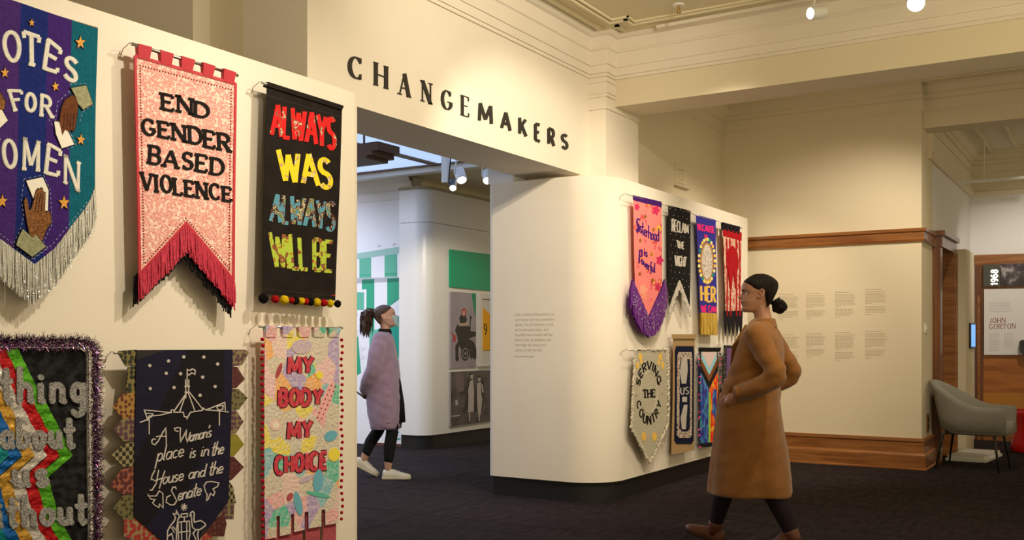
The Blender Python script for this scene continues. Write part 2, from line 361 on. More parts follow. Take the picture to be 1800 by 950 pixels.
# glyph: (advance width, strokes); stroke = list of points, closed if first == last; 't' marks a thin stroke for contrasted faces
G = {
 'A': (.82, [([(0, 0), (.41, 1)], 't'), [(.41, 1), (.82, 0)], ([(.14, .33), (.68, .33)], 't')]),
 'B': (.62, [[(0, 0), (0, 1)], [(0, 1)]+A(.32, .76, .24, .24, 90, -90)+[(0, .52)], [(0, .52)]+A(.34, .26, .28, .26, 90, -90)+[(0, 0)]]),
 'C': (.72, [A(.38, .5, .38, .5, 48, 312, 14)]),
 'D': (.70, [[(0, 0), (0, 1)], [(0, 1)]+A(.27, .5, .43, .5, 90, -90, 12)+[(0, 0)]]),
 'E': (.58, [[(0, 0), (0, 1)], ([(0, 1), (.56, 1)], 't'), ([(0, .52), (.46, .52)], 't'), ([(0, 0), (.58, 0)], 't')]),
 'F': (.58, [[(0, 0), (0, 1)], ([(0, 1), (.58, 1)], 't'), ([(0, .52), (.46, .52)], 't')]),
 'G': (.76, [A(.38, .5, .38, .5, 48, 330, 14)+[(.72, .42)], ([(.42, .42), (.76, .42)], 't')]),
 'H': (.70, [[(0, 0), (0, 1)], [(.70, 0), (.70, 1)], ([(0, .5), (.70, .5)], 't')]),
 'I': (.12, [[(.06, 0), (.06, 1)]]),
 'J': (.45, [[(.4, 1), (.4, .25)]+A(.2, .22, .2, .22, 0, -150, 6)]),
 'K': (.66, [[(0, 0), (0, 1)], ([(0, .38), (.62, 1)], 't'), [(.2, .55), (.66, 0)]]),
 'L': (.54, [[(0, 1), (0, 0)], ([(0, 0), (.54, 0)], 't')]),
 'M': (.90, [([(0, 0), (.06, 1)], 't'), [(.06, 1), (.45, .15)], ([(.45, .15), (.84, 1)], 't'), [(.84, 1), (.90, 0)]]),
 'N': (.72, [([(0, 0), (0, 1)], 't'), [(0, 1), (.72, 0)], ([(.72, 0), (.72, 1)], 't')]),
 'O': (.74, [A(.37, .5, .37, .5, 0, 360, 20)]),
 'P': (.60, [[(0, 0), (0, 1)], [(0, 1)]+A(.32, .74, .26, .26, 90, -90)+[(0, .48)]]),
 'R': (.64, [[(0, 0), (0, 1)], [(0, 1)]+A(.32, .75, .27, .25, 90, -90)+[(0, .5)], [(.28, .5), (.64, 0)]]),
 'S': (.60, [A(.31, .755, .27, .245, 38, 270, 10)+A(.29, .255, .29, .255, 90, -142, 10)[1:]]),
 'T': (.70, [([(0, 1), (.70, 1)], 't'), [(.35, 1), (.35, 0)]]),
 'U': (.66, [[(0, 1), (0, .32)]+A(.33, .32, .33, .32, 180, 360, 10)+[(.66, 1)]]),
 'V': (.78, [[(0, 1), (.39, 0)], ([(.39, 0), (.78, 1)], 't')]),
 'W': (1.05, [[(0, 1), (.26, 0)], ([(.26, 0), (.52, .9)], 't'), [(.52, .9), (.78, 0)], ([(.78, 0), (1.05, 1)], 't')]),
 'Y': (.72, [[(0, 1), (.36, .48)], ([(.72, 1), (.36, .48)], 't'), [(.36, .48), (.36, 0)]]),
 '1': (.3, [[(0, .8), (.2, 1), (.2, 0)]]), '9': (.55, [A(.27, .7, .27, .3, 0, 360, 14), [(.54, .7), (.5, .3), (.3, 0), (.1, .02)]]),
 '6': (.55, [A(.27, .3, .27, .3, 0, 360, 14), [(0, .3), (.06, .7), (.25, 1), (.45, .97)]]),
 '8': (.55, [A(.27, .76, .22, .24, 0, 360, 12), A(.27, .27, .27, .27, 0, 360, 12)]),
 'a': (.50, [A(.22, .25, .22, .25, 60, 360, 10), [(.44, .48), (.44, .06), (.52, 0)]]),
 'b': (.46, [[(0, 1), (0, 0)], A(.22, .25, .22, .25, 180, -180, 12)]),
 'c': (.42, [A(.22, .25, .22, .25, 50, 310, 9)+[(.42, .06)]]),
 'd': (.50, [A(.22, .25, .22, .25, 20, 340, 12), [(.44, 1), (.44, .06), (.52, 0)]]),
 'e': (.44, [[(.02, .24), (.42, .27)]+A(.22, .25, .21, .25, 10, 310, 10)+[(.44, .08)]]),
 'f': (.34, [[(.34, .95), (.2, 1), (.12, .85), (.12, -.3)], [(0, .48), (.3, .48)]]),
 'g': (.46, [A(.22, .27, .2, .23, 0, 360, 12), [(.42, .5), (.42, -.2)]+A(.22, -.2, .2, .2, 0, -150, 6)]),
 'h': (.46, [[(0, 1), (0, 0)], [(0, .3)]+A(.22, .3, .2, .2, 150, 0, 6)+[(.42, .04), (.5, 0)]]),
 'i': (.16, [[(.04, .5), (.04, .04), (.14, 0)], [(.04, .72), (.05, .74)]]),
 'l': (.16, [[(.04, 1), (.04, .05), (.16, 0)]]),
 'm': (.68, [[(0, .5), (0, 0)], [(0, .32)]+A(.15, .34, .14, .16, 150, 0, 5)+[(.29, 0)], [(.29, .32)]+A(.45, .34, .15, .16, 150, 0, 5)+[(.6, .04), (.68, 0)]]),
 'n': (.44, [[(0, .5), (0, 0)], [(0, .3)]+A(.2, .32, .19, .18, 150, 0, 6)+[(.39, .04), (.47, 0)]]),
 'o': (.46, [A(.22, .25, .22, .25, 90, 450, 12)+[(.5, .4)]]),
 'p': (.46, [[(0, .5), (-.02, -.45)], A(.22, .25, .22, .25, 180, -180, 12)]),
 'r': (.34, [[(0, .5), (0, 0)], [(0, .3), (.12, .46), (.32, .48)]]),
 's': (.36, [A(.18, .37, .15, .13, 40, 270, 6)+A(.18, .12, .17, .12, 90, -140, 6)[1:]]),
 't': (.32, [[(.12, .95), (.12, .1), (.2, 0), (.3, .04)], [(-.04, .58), (.3, .62)]]),
 'u': (.46, [[(0, .5), (0, .2)]+A(.2, .2, .2, .2, 180, 340, 6)+[(.42, .5)], [(.42, .5), (.42, .05), (.5, 0)]]),
 'w': (.6, [[(0, .5), (.12, 0), (.3, .45), (.46, 0), (.6, .5)]]),
 'y': (.44, [[(0, .5), (.2, .02)], [(.42, .5), (.12, -.4)]]),
 "'": (.1, [[(.06, 1.0), (.02, .8)]]),
 '-': (.3, [[(0, .4), (.3, .4)]]),
}
G['q'] = G['g']
def resample(pts, step):
    out = [pts[0]]
    for a, b in zip(pts, pts[1:]):
        L = math.dist(a, b); n = max(1, int(L/step))
        for i in range(1, n+1): out.append((a[0]+(b[0]-a[0])*i/n, a[1]+(b[1]-a[1])*i/n))
    return out
def ribbon(mb, pts, w, M, lay0, lay1, step=14, rnd=False, wf=None):
    """a flat raised band along px points; M(px,py,lay)->3D"""
    closed = len(pts) > 3 and math.dist(pts[0], pts[-1]) < .05
    pts = resample(pts, step)
    if closed: pts = pts[:-1]
    n = len(pts); Lf = []; Rt = []
    if n < 2: return
    for i in range(n):
        if closed: a, b, c = pts[i-1], pts[i], pts[(i+1) % n]
        else: a, b, c = pts[max(i-1, 0)], pts[i], pts[min(i+1, n-1)]
        d1 = (b[0]-a[0], b[1]-a[1]); d2 = (c[0]-b[0], c[1]-b[1])
        if i == 0 and not closed: d1 = d2
        if i == n-1 and not closed: d2 = d1
        l1 = math.hypot(*d1) or 1; l2 = math.hypot(*d2) or 1
        n1 = (-d1[1]/l1, d1[0]/l1); n2 = (-d2[1]/l2, d2[0]/l2)
        q = (n1[0]+n2[0], n1[1]+n2[1]); lq = math.hypot(*q)
        if lq < .3: q = n1; k = 1
        else:
            q = (q[0]/lq, q[1]/lq); k = 1/max(.55, q[0]*n1[0]+q[1]*n1[1])
        ww = (wf(i/(n-1), (d2[0]/l2, d2[1]/l2)) if wf else w)/2*k
        Lf.append((b[0]+q[0]*ww, b[1]+q[1]*ww)); Rt.append((b[0]-q[0]*ww, b[1]-q[1]*ww))
    if rnd and not closed:   # rounded ends
        for end in (0, -1):
            i0 = 0 if end == 0 else n-1; i1 = 1 if end == 0 else n-2
            d = (pts[i0][0]-pts[i1][0], pts[i0][1]-pts[i1][1]); l = math.hypot(*d) or 1; d = (d[0]/l*w*.38, d[1]/l*w*.38)
            m_ = pts[i0]; A_ = (m_[0]+d[0]+(Lf[i0][0]-m_[0])*.5, m_[1]+d[1]+(Lf[i0][1]-m_[1])*.5)
            B_ = (m_[0]+d[0]+(Rt[i0][0]-m_[0])*.5, m_[1]+d[1]+(Rt[i0][1]-m_[1])*.5)
            if end == 0: Lf.insert(0, A_); Rt.insert(0, B_); n += 1
            else: Lf.append(A_); Rt.append(B_); n += 1
            if end == 0: pts = [pts[0]]+pts
    n = len(Lf); vs = []
    for l, r in zip(Lf, Rt): vs += [M(l[0], l[1], lay1), M(r[0], r[1], lay1), M(l[0], l[1], lay0), M(r[0], r[1], lay0)]
    fs = []; rng = range(n) if closed else range(n-1)
    for i in rng:
        a = 4*i; b = 4*((i+1) % n)
        fs += [(a, a+1, b+1, b), (a, b, b+2, a+2), (a+1, a+3, b+3, b+1)]
    if not closed: fs += [(0, 2, 3, 1), (4*n-4, 4*n-3, 4*n-1, 4*n-2)]
    mb.add(vs, fs)
def quadmap(q):
    (ax, ay), (bx, by), (cx, cy), (dx, dy) = q   # TL TR BR BL
    def f(u, v):  # v up
        tx = ax+(bx-ax)*u; ty = ay+(by-ay)*u; ex = dx+(cx-dx)*u; ey = dy+(cy-dy)*u
        return (ex+(tx-ex)*v, ey+(ty-ey)*v)
    return f
def glyph(mb, ch, f, u0, us, w, M, lay0, lay1, serif=0, contrast=0, rnd=False, jit=0):
    """us: scale of glyph units into u"""
    k = 0
    for st in G[ch][1]:
        thin = isinstance(st, tuple); pts = st[0] if thin else st
        ww = w*(1-contrast) if thin else w
        P = [f(u0+x*us, y) for x, y in pts]
        e = .0003*k; k += 1
        wf = None
        if contrast and len(pts) > 4:
            wf = lambda t, d, ww=ww: ww*((1-contrast)+contrast*min(1, abs(d[1])**1.5*1.05))
        ribbon(mb, P, ww, M, lay0, lay1+e, rnd=rnd, wf=wf)
        if serif and len(pts) < 5:
            for q, nb in ((pts[0], pts[1]), (pts[-1], pts[-2])):
                if (q[1] in (0, 1) or (ch in 'EFLT' and abs(q[1]-nb[1]) < .01)) and True:
                    if abs(nb[1]-q[1]) > .3:
                        if ch == 'A' and q[1] == 1: continue
                        if ch in 'VW' and q[1] == 0: continue
                        c = f(u0+q[0]*us, q[1]); ax = f(u0+q[0]*us+.02, q[1]); l = math.dist(c, ax)
                        dx, dy = (ax[0]-c[0])/l*serif, (ax[1]-c[1])/l*serif
                        inw = f(u0+q[0]*us, q[1]+(-.03 if q[1] == 1 else .03)); off = ((inw[0]-c[0])*.6, (inw[1]-c[1])*.6)
                        ribbon(mb, [(c[0]-dx+off[0], c[1]-dy+off[1]), (c[0]+dx+off[0], c[1]+dy+off[1])], w*.45 if not contrast else w*(1-contrast), M, lay0, lay1+.0006)
                    elif ch in 'EFLT':
                        c = f(u0+q[0]*us, q[1]); y2 = q[1]-(.2 if q[1] == 1 else -.2)
                        if q[0] > .3 and q[1] in (0, 1) or (ch == 'T' and q[1] == 1):
                            ribbon(mb, [c, f(u0+q[0]*us, y2)], w*.5 if not contrast else w*(1-contrast), M, lay0, lay1+.0007)
        elif serif and len(pts) >= 5 and ch in 'CGS':
            q = pts[0]; up = q[1] > .5
            ribbon(mb, [f(u0+q[0]*us, q[1]+.14), f(u0+q[0]*us, q[1]-.12)], w*.5, M, lay0, lay1+.0007)
            if ch != 'G':
                q = pts[-1]; ribbon(mb, [f(u0+q[0]*us, q[1]+.12), f(u0+q[0]*us, q[1]-.14)], w*.5, M, lay0, lay1+.0007)
def word(txt, q, w, M, m, parent, gap=.22, serif=0, contrast=0, rnd=False, lay=(.0006, .0028), outline=None, one=False, name='letter', space=.45, arc=None, label=None, jit=0):
    f = arc or quadmap(q)
    tot = sum((G[c][0]+gap) if c != ' ' else space for c in txt)-gap; u = 0
    one_mb = MB(); objs = []
    rnd_ = random.Random(len(txt)*7+3)
    for c in txt:
        if c == ' ': u += space; continue
        fj = f
        if jit:
            jx, jy = rnd_.uniform(-jit, jit), rnd_.uniform(-jit, jit); sc = 1+rnd_.uniform(-.05, .05)
            fj = lambda a, b, jx=jx, jy=jy, sc=sc: (f(a, b*sc)[0]+jx, f(a, b*sc)[1]+jy)
        if outline:
            ob = MB(); glyph(ob, c, fj, u/tot, 1/tot, w+outline[0], M, lay[0], lay[1]-.0015, serif, contrast, rnd)
            ob.build('letter_outline', outline[1], parent)
        mb = one_mb if one else MB()
        glyph(mb, c, fj, u/tot, 1/tot, w, M, lay[0], lay[1], serif, contrast, rnd)
        if not one: objs.append(mb.build(name, m, parent))
        u += G[c][0]+gap
    if one: objs.append(one_mb.build(name, m, parent))
    return objs
def poly(pts, M, m, parent, name, lay=(.0008, .004)):
    n = len(pts); vs = [M(x, y, lay[1]) for x, y in pts]+[M(x, y, lay[0]) for x, y in pts]
    return MB().add(vs, [tuple(range(n)), tuple(range(2*n-1, n-1, -1))]+[(i, i+n, (i+1) % n+n, (i+1) % n) for i in range(n)]).build(name, m, parent)
def star(cx, cy, r, M, m, parent, name='star', lay=(.0008, .005), sx=.75, rot=0, k=.42):
    pts = [(cx+sx*(r if i % 2 == 0 else r*k)*math.sin(math.radians(i*36+rot)), cy-(r if i % 2 == 0 else r*k)*math.cos(math.radians(i*36+rot))) for i in range(10)]
    return poly(pts, M, m, parent, name, lay)
# ================================================================ CLOTH
def bmap(Y, amp=.004, seed=0):
    a = 5+seed % 3; b = 3+seed % 2
    def M(px, py, lay):
        p = PY(px, py, Y); wv = amp*(math.sin(a*p.x+seed)+.6*math.sin(b*p.z*1.7+p.x*4+seed*2)+.4*math.sin(11*p.x+2*p.z+seed))
        return Vector((p.x, Y+wv-lay, p.z))
    return M
def lerp2(pl, t):
    """polyline point with x as key: pl list of (t,x,y)"""
    for a, b in zip(pl, pl[1:]):
        if t <= b[0]+1e-9:
            k = (t-a[0])/(b[0]-a[0]) if b[0] > a[0] else 0
            return (a[1]+(b[1]-a[1])*k, a[2]+(b[2]-a[2])*k)
    return pl[-1][1:]
def cloth(top, bot, M, m, parent, name, lay=0, thick=.003, nu=16, nv=24, u0=0, u1=1):
    """top, bot: lists of px points; parametrised evenly by x share"""
    def par(pl):
        xs = [p[0] for p in pl]; a, b = xs[0], xs[-1]
        return [((p[0]-a)/(b-a), p[0], p[1]) for p in pl]
    T = par(top); B = par(bot)
    us = sorted(set([round(u0+(u1-u0)*i/nu, 5) for i in range(nu+1)]+[round(t[0], 5) for t in T+B if u0 < t[0] < u1]))
    vs = []; n = len(us)
    for L_ in (lay, lay-thick):
        for j in range(nv+1):
            for u in us:
                a = lerp2(T, u); b = lerp2(B, u); v = j/nv
                vs.append(M(a[0]+(b[0]-a[0])*v, a[1]+(b[1]-a[1])*v, L_))
    fs = []; o = n*(nv+1)
    for j in range(nv):
        for i in range(n-1):
            q = (j*n+i, j*n+i+1, (j+1)*n+i+1, (j+1)*n+i); fs.append(q[::-1]); fs.append(tuple(x+o for x in q))
    for i in range(n-1):
        fs.append((i, i+1, i+1+o, i+o)); k = nv*n+i; fs.append((k+1, k, k+o, k+1+o))
    for j in range(nv):
        k = j*n; fs.append((k+n, k, k+o, k+n+o)); k = j*n+n-1; fs.append((k, k+n, k+n+o, k+o))
    return MB().add(vs, fs).build(name, m, parent, smooth=False)
def fringe(edge, length, n, w, M, m, parent, lay=.001, jit=.15, name='fringe', drift=0, thick=.0015, spread=.004):
    mb = MB(); tot = sum(math.dist(a, b) for a, b in zip(edge, edge[1:])); R = random.Random(n)
    for i in range(n):
        s = (i+R.random())/n*tot
        for a, b in zip(edge, edge[1:]):
            l = math.dist(a, b)
            if s <= l: break
            s -= l
        x = a[0]+(b[0]-a[0])*min(1, s/l); y = a[1]+(b[1]-a[1])*min(1, s/l)
        L_ = (length(x) if callable(length) else length)*(1-jit*R.random()); dx = R.uniform(-1, 1)*1.2+drift
        l0 = lay+R.uniform(-spread, spread); pts = [(x, y-1, l0), (x+dx*.4, y+L_*.5, l0+R.uniform(-.003, .005)), (x+dx, y+L_, l0+R.uniform(-.004, .006))]
        vs = []
        for px, py, ll in pts:
            vs += [M(px-w/2, py, ll), M(px+w/2, py, ll), M(px, py, ll-thick)]
        fs = []
        for k in range(2):
            a3 = 3*k; fs += [(a3, a3+3, a3+4, a3+1), (a3+1, a3+4, a3+5, a3+2), (a3+2, a3+5, a3+3, a3)]
        fs.append((6, 8, 7)); mb.add(vs, fs)
    o = mb.build(name, m, parent, kind='stuff'); return o
def hanger(parent, pxa, pxb, Y, Yw, r=.006, wire='left', ext=0):
    a = PY(*pxa, Y+.002); b = PY(*pxb, Y+.002); b.z = a.z = (a.z+b.z)/2
    MB().tube([a, b], r, 10).build('hanging_rod', M_metal, parent, smooth=True)
    for p, s in ((a, 1), (b, -1)):
        x = p.x+s*.004
        MB().tube([(x, Y, p.z+.004), (x, Y+.02, p.z+.008), (x-.0, Yw-.012, p.z-.012), (x, Yw-.003, p.z-.035), (x, Yw, p.z-.035)], .0022, 6).build('bracket', M_metal, parent)
def tabs(parent, spans, M, m, name='hanging_tab', lay=.011):
    for q in spans:   # px quads TL TR BR BL
        f = quadmap(q)
        vs = []; N = 4
        for j in range(N+1):
            for u in (0, 1):
                x, y = f(u, 1-j/N); vs.append(M(x, y, lay-.007*(j/N)))
        for j in (0, 1):   # back drop over the rod
            for u in (0, 1):
                x, y = f(u, 1-j); p = M(x, y, 0); p.y += .012; vs.append(p)
        fs = [(2*j, 2*j+2, 2*j+3, 2*j+1) for j in range(N)]; k = 2*(N+1)
        fs += [(k, k+1, k+3, k+2), (0, 1, k+1, k), (2*N, k+2, k+3, 2*N+1), (0, k, k+2, 2*N), (1, 2*N+1, k+3, k+1)]
        MB().add(vs, fs).build(name, m, parent)
YB = 3.445
def banner(name, label, ref, group=None, cat='banner'):
    p = PY(ref[0], ref[1], YB); return thing(name, label, cat, p, group)
# ---------------- sign lettering on the fascia
sg = thing('wall_sign', 'large dark letters reading CHANGEMAKERS on the wall above the opening', 'sign', PY(613, 150, YF))
def MF(px, py, lay):
    p = PY(px, py, YF-.001); return Vector((p.x, YF-.001-lay, p.z))
M_sign = mat('dark bronze letters', (.035, .032, .028), .4, .3)
LT = [('C', 614, 635, 98, 104, 134, 141), ('H', 660, 678, 110, 117, 150, 156), ('A', 702, 718, 126, 133, 166, 171), ('N', 742, 756, 142, 147, 178, 183), ('G', 777, 793, 157, 163, 190, 195), ('E', 812, 823, 168, 172, 203, 206),
      ('M', 842, 863, 181, 187, 212, 218), ('A', 881, 896, 196, 200, 225, 230), ('K', 913, 924, 207, 211, 235, 240), ('E', 940.5, 948, 218, 220, 246, 249), ('R', 964, 973, 226, 229, 253, 257), ('S', 987, 996.5, 236, 239, 259, 263)]
for i, (c, x0, x1, a, b, e, g) in enumerate(LT):
    mb = MB(); f = quadmap(((x0, a), (x1, b), (x1, g), (x0, e))); W_ = G[c][0]
    if i < 6: glyph(mb, c, f, 0, 1/W_, 7-i*.45, MF, 0, .006, serif=4.6-i*.3, contrast=.7)
    else: glyph(mb, c, f, 0, 1/W_, 5.2-(i-6)*.1, MF, 0, .006)
    mb.build('letter', M_sign, sg)

# ================================================================ BANNER 1: purple, blue and teal
M1 = bmap(YB, .005, 1); WC = (.70, .68, .62)
b1 = banner('fabric_banner', 'purple blue and teal striped banner reading VOTES FOR WOMEN with silver fringe', (62, 465))
bot1 = [(-60, 320), (-50, 345), (-32, 385), (0, 420), (62, 466), (97, 437), (125, 398), (148, 368), (158, 352), (167, 328)]
top1 = [(-46, -24), (172, 51)]
def quilt(n, c, **k): return mat(n, c, .75, var=([x*.7 for x in c], 25, .5), bump=(55, .25, 'wave'), bump2=(90, .5), **k)
cols = [('teal silk', (.004, .12, .17)), ('purple silk', (.07, .022, .18)), ('navy silk', (.012, .022, .18)), ('purple silk', 0), ('navy silk', 0), ('violet silk', (.06, .016, .15)), ('teal silk', 0)]
seg = [0, .13, .30, .405, .62, .80, 1.0]
seq = [('teal silk', (.003, .12, .18)), ('violet silk', (.05, .016, .17)), ('navy silk', (.010, .022, .17)), ('purple silk', (.062, .022, .17)), ('navy silk', (.010, .022, .17)), ('violet silk', (.05, .016, .17)), ('teal silk', (.003, .12, .18))]
us = [0, .12, .26, .385, .60, .80, 1.0]; us = [0, .10, .22, .385, .605, .795, 1.0]
order = ['teal silk', 'violet silk', 'purple silk', 'navy silk', 'violet silk', 'teal silk']; cd = dict(seq)
for i in range(6): cloth(top1, bot1, M1, quilt(order[i], cd[order[i]]), b1, 'stripe_panel', nu=5, u0=us[i], u1=us[i+1])
hanger(b1, (-46, -20), (171, 54), YB+.012, YW, .004)
M_lw = mat('cream quilted cotton', (.80, .76, .66), .85, var=((.62, .60, .55), 60, .7), bump=(200, .3))
M_lo = mat('pale outline stitching', (.42, .45, .50), .8)
M_gold = mat('gold fabric', (.78, .38, .03), .6, bump=(200, .4), var=((.55, .22, .02), 80, .6))
mustard = M_gold
def L1(c, q, w, s): # single letter
    mb = MB(); f = quadmap(q); W_ = G[c][0]
    glyph(mb, c, f, 0, 1/W_, w+2, M1, .0006, .002, serif=s, contrast=.12); mb.build('letter_outline', M_lo, b1)
    mb = MB(); glyph(mb, c, f, 0, 1/W_, w, M1, .0006, .0032, serif=s, contrast=.12); mb.build('letter', M_lw, b1)
L1('V', ((-42, 62), (-14, 60), (-12, 108), (-30, 112)), 6.5, 5)
L1('O', ((8, 53), (36, 60), (34, 112), (10, 100)), 6.5, 0)
L1('T', ((42, 55), (70, 65), (64, 116), (50, 112)), 6.5, 6)
L1('E', ((86, 70), (108, 88), (101, 127), (79, 120)), 6.5, 4)
L1('S', ((118, 97), (138, 110), (134, 147), (112, 132)), 6.5, 0)
L1('F', ((17, 159), (38, 160), (40, 190), (27, 194)), 5, 4)
L1('O', ((48, 162), (63, 168), (62, 196), (46, 194)), 5.5, 0)
L1('R', ((75, 167), (90, 172), (92, 206), (73, 203)), 5, 4)
L1('O', ((6, 243), (28, 252), (27, 298), (7, 290)), 6, 0)
L1('M', ((42, 243), (69, 250), (66, 300), (42, 298)), 5.5, 4)
L1('E', ((86, 254), (107, 266), (101, 309), (80, 304)), 6, 4)
L1('N', ((115, 274), (138, 286), (136, 336), (114, 322)), 5, 4)
L1('W', ((-46, 262), (-4, 244), (-6, 292), (-40, 304)), 5.5, 4)
for cx, cy, r, rt_ in ((56, 40, 7, 0), (141, 75, 12, 0), (9, 128, 10, 0), (98, 152, 9, -8), (142, 246, 10, 5), (4, 354, 12, 0), (111, 357, 13, 0), (-30, 30, 9, 0), (-38, 170, 10, 0)):
    star(cx, cy, r+2.2, M1, mat('dark star stitch', (.06, .04, .1), .9), b1, 'star_edge', (.0006, .003), rot=rt_)  # larger dark star forms an edge round each gold one
    star(cx, cy, r, M1, M_gold, b1, rot=rt_)
M_cream = mat('white card applique', (.84, .80, .70), .8, bump=(120, .2))
M_sage = mat('sage brocade', (.36, .36, .22), .8, var=((.24, .25, .14), 70, .9), bump=(150, .4))
M_hand = mat('brown hand fabric', (.16, .055, .02), .8, bump=(150, .5), var=((.10, .032, .012), 40, .8))
M_hand2 = mat('speckled brown hand fabric', (.30, .13, .045), .8, var=((.10, .04, .015), 130, .8), bump=(150, .5))
M_edge = mat('dark applique edge', (.012, .010, .022), .9)
def applique(pts, m, name, lay=.005, grow=1.6):
    cx = sum(p[0] for p in pts)/len(pts); cy = sum(p[1] for p in pts)/len(pts)
    big = [(cx+(x-cx)*(1+grow/max(4, math.dist((x, y), (cx, cy)))), cy+(y-cy)*(1+grow/max(4, math.dist((x, y), (cx, cy))))) for x, y in pts]
    poly(big, M1, M_edge, b1, name+'_edge', (.0008, lay-.001)); return poly(pts, M1, m, b1, name, (.0008, lay))
applique([(95, 214), (111, 214), (130, 254), (108, 261), (98, 236)], M_cream, 'paper_applique')
applique([(125, 155), (151, 150), (163, 183), (146, 193), (137, 182), (134, 172)], M_sage, 'cuff_applique', .0065)
applique([(127, 167), (134, 172), (137, 184), (136, 200), (131, 228), (127, 231), (124, 228), (120, 232), (114, 228), (109, 238), (107, 228), (104, 213), (108, 190), (114, 176)], M_hand, 'hand_applique', .006)
for k in range(4):
    mb = MB(); ribbon(mb, [(113+k*5.5, 200), (111+k*5.5, 225+k)], .8, M1, .006, .0068); mb.build('finger_stitch', M_edge, b1)
applique([(45, 318), (74, 312), (84, 335), (83, 371), (66, 372), (58, 350)], M_cream, 'paper_applique', .0045)
applique([(44, 347), (47, 352), (50, 372), (55, 365), (62, 336), (66, 332), (69, 334), (70, 331), (74, 333), (74, 338), (78, 340), (76, 368), (78, 375), (84, 372), (88, 378), (88, 392), (80, 404), (73, 425), (52, 416), (47, 392), (41, 355)], M_hand2, 'hand_applique', .007)
for k in range(3):
    mb = MB(); ribbon(mb, [(60+k*5.2, 373), (65+k*4.2, 340)], .8, M1, .007, .0078); mb.build('finger_stitch', M_edge, b1)
applique([(39, 403), (56, 418), (62, 413), (79, 434), (56, 452), (28, 431), (32, 418)], M_sage, 'cuff_applique', .0085)
applique([(-20, 160), (-2, 160), (9, 178), (7, 192), (-10, 196)], M_hand2, 'hand_applique', .006)
applique([(-12, 196), (2, 192), (13, 212), (-4, 228), (-20, 222)], M_cream, 'paper_applique', .0055)
mb = MB()
for pth in ([(86, 210), (120, 262), (134, 256), (114, 210)], [(124, 148), (152, 147), (165, 184), (146, 196), (140, 218)], [(42, 315), (76, 308), (88, 335), (91, 395), (76, 428), (84, 436), (56, 456), (24, 432), (38, 400), (42, 380), (38, 350), (42, 315)], [(0, 410), (60, 456), (90, 432), (120, 396), (155, 352)], [(98, 214), (102, 180), (124, 160)]):
    pts = resample(pth, 4)
    for i in range(0, len(pts)-1, 2): ribbon(mb, [pts[i], pts[i+1]], .8, M1, .0005, .002)
mb.build('running_stitch', mat('pale blue thread', (.35, .42, .6), .8), b1, kind='stuff')
M_sil = mat('silver metallic fringe', (.40, .40, .37), .35, .5, var=((.68, .67, .64), 260, .8))
fringe([p for p in bot1], lambda x: 58+16*math.exp(-((x-40)/90)**2), 520, 1.5, M1, M_sil, b1, .001, .10, thick=.002)
mb = MB(); R = random.Random(4)
for k in range(420):
    x = R.uniform(-55, 167); e = [(a, b) for a, b in zip(bot1, bot1[1:]) if a[0] <= x <= b[0]]
    if not e: continue
    a, b = e[0]; y0 = a[1]+(b[1]-a[1])*(x-a[0])/(b[0]-a[0]); y = y0+R.choice([R.uniform(0, 60), R.uniform(48, 66)])
    p = M1(x, y, .010+R.random()*.003); r = .0018; mb.add([(p.x-r, p.y, p.z), (p.x, p.y-r*R.uniform(-.5, 1), p.z-r), (p.x+r, p.y, p.z), (p.x, p.y-r*R.random(), p.z+r)], [(0, 1, 2, 3)])
mb.build('sequins', mat('bright sequin', (.95, .95, .92), .12, 1.0), b1, kind='stuff')

# ================================================================ BANNER 2: pink toile
M2 = bmap(YB, .003, 2)
b2 = banner('fabric_banner', 'pink quilted banner reading END GENDER BASED VIOLENCE with red border and swallowtail fringe', (326, 393))
M_toile = mat('pink toile cotton', (.80, .55, .48), .85, pat=('noise', 70, [(0, (.86, .66, .56)), (.44, (.84, .62, .53)), (.50, (.60, .10, .10)), (.55, (.82, .56, .48)), (.60, (.62, .16, .15)), (.66, (.85, .64, .55))], 'LINEAR', .25), bump=(17, .35), bump2=(60, .5))
M_red = mat('red satin cotton', (.48, .008, .025), .6, bump=(150, .2), sheen=.2)
cloth([(237, 97), (414, 147)], [(245, 483), (326.5, 392), (411, 494)], M2, M_toile, b2, 'quilted_panel', nu=18, nv=30)
for nm, pts, w_ in (('border', [(238.5, 98), (413, 148)], 5), ('border', [(238.5, 98), (246, 481)], 4), ('border', [(412.5, 147), (409.5, 494)], 4), ('border', [(245, 483), (326.5, 392), (410, 493)], 4.5)):
    mb = MB(); ribbon(mb, pts, w_, M2, -.004, .003); mb.build(nm, M_red, b2)
mb = MB()
for pts in ([(247, 115), (405, 158)], [(247, 115), (253, 462)], [(405, 158), (402, 475)], [(256, 462), (326, 384), (402, 472)]):
    for x, y in resample(pts, 5): ribbon(mb, [(x-.9, y), (x+.9, y)], 2.2, M2, .0005, .0022)
mb.build('border_stitching', mat('dark red stitch', (.22, .004, .015), .8), b2, kind='stuff')
tabs(b2, [((241, 77), (265, 83), (263, 106), (243, 100)), ((280, 88), (303, 95), (301, 116), (283, 111)), ((317, 99), (340, 106), (337, 127), (319, 121)), ((354, 110), (375, 117), (372, 137), (356, 132)), ((390, 121), (411, 128), (409, 148), (391, 143))], M2, M_red)
hanger(b2, (231, 78), (418, 132), YB, YW, .007)
M_blk = mat('black cotton', (.012, .010, .010), .85, bump=(150, .3))
word('END', ((285, 163), (366, 183), (366, 208), (286, 191)), 6.2, M2, M_blk, b2, gap=.28, serif=5.5, contrast=.25, jit=1)
word('GENDER', ((251, 207), (402, 238), (403, 266), (252, 235)), 6.2, M2, M_blk, b2, gap=.28, serif=5, contrast=.25, jit=1)
word('BASED', ((264, 257), (392, 281), (391, 308), (262, 287)), 6.2, M2, M_blk, b2, gap=.3, serif=5, contrast=.25, jit=1)
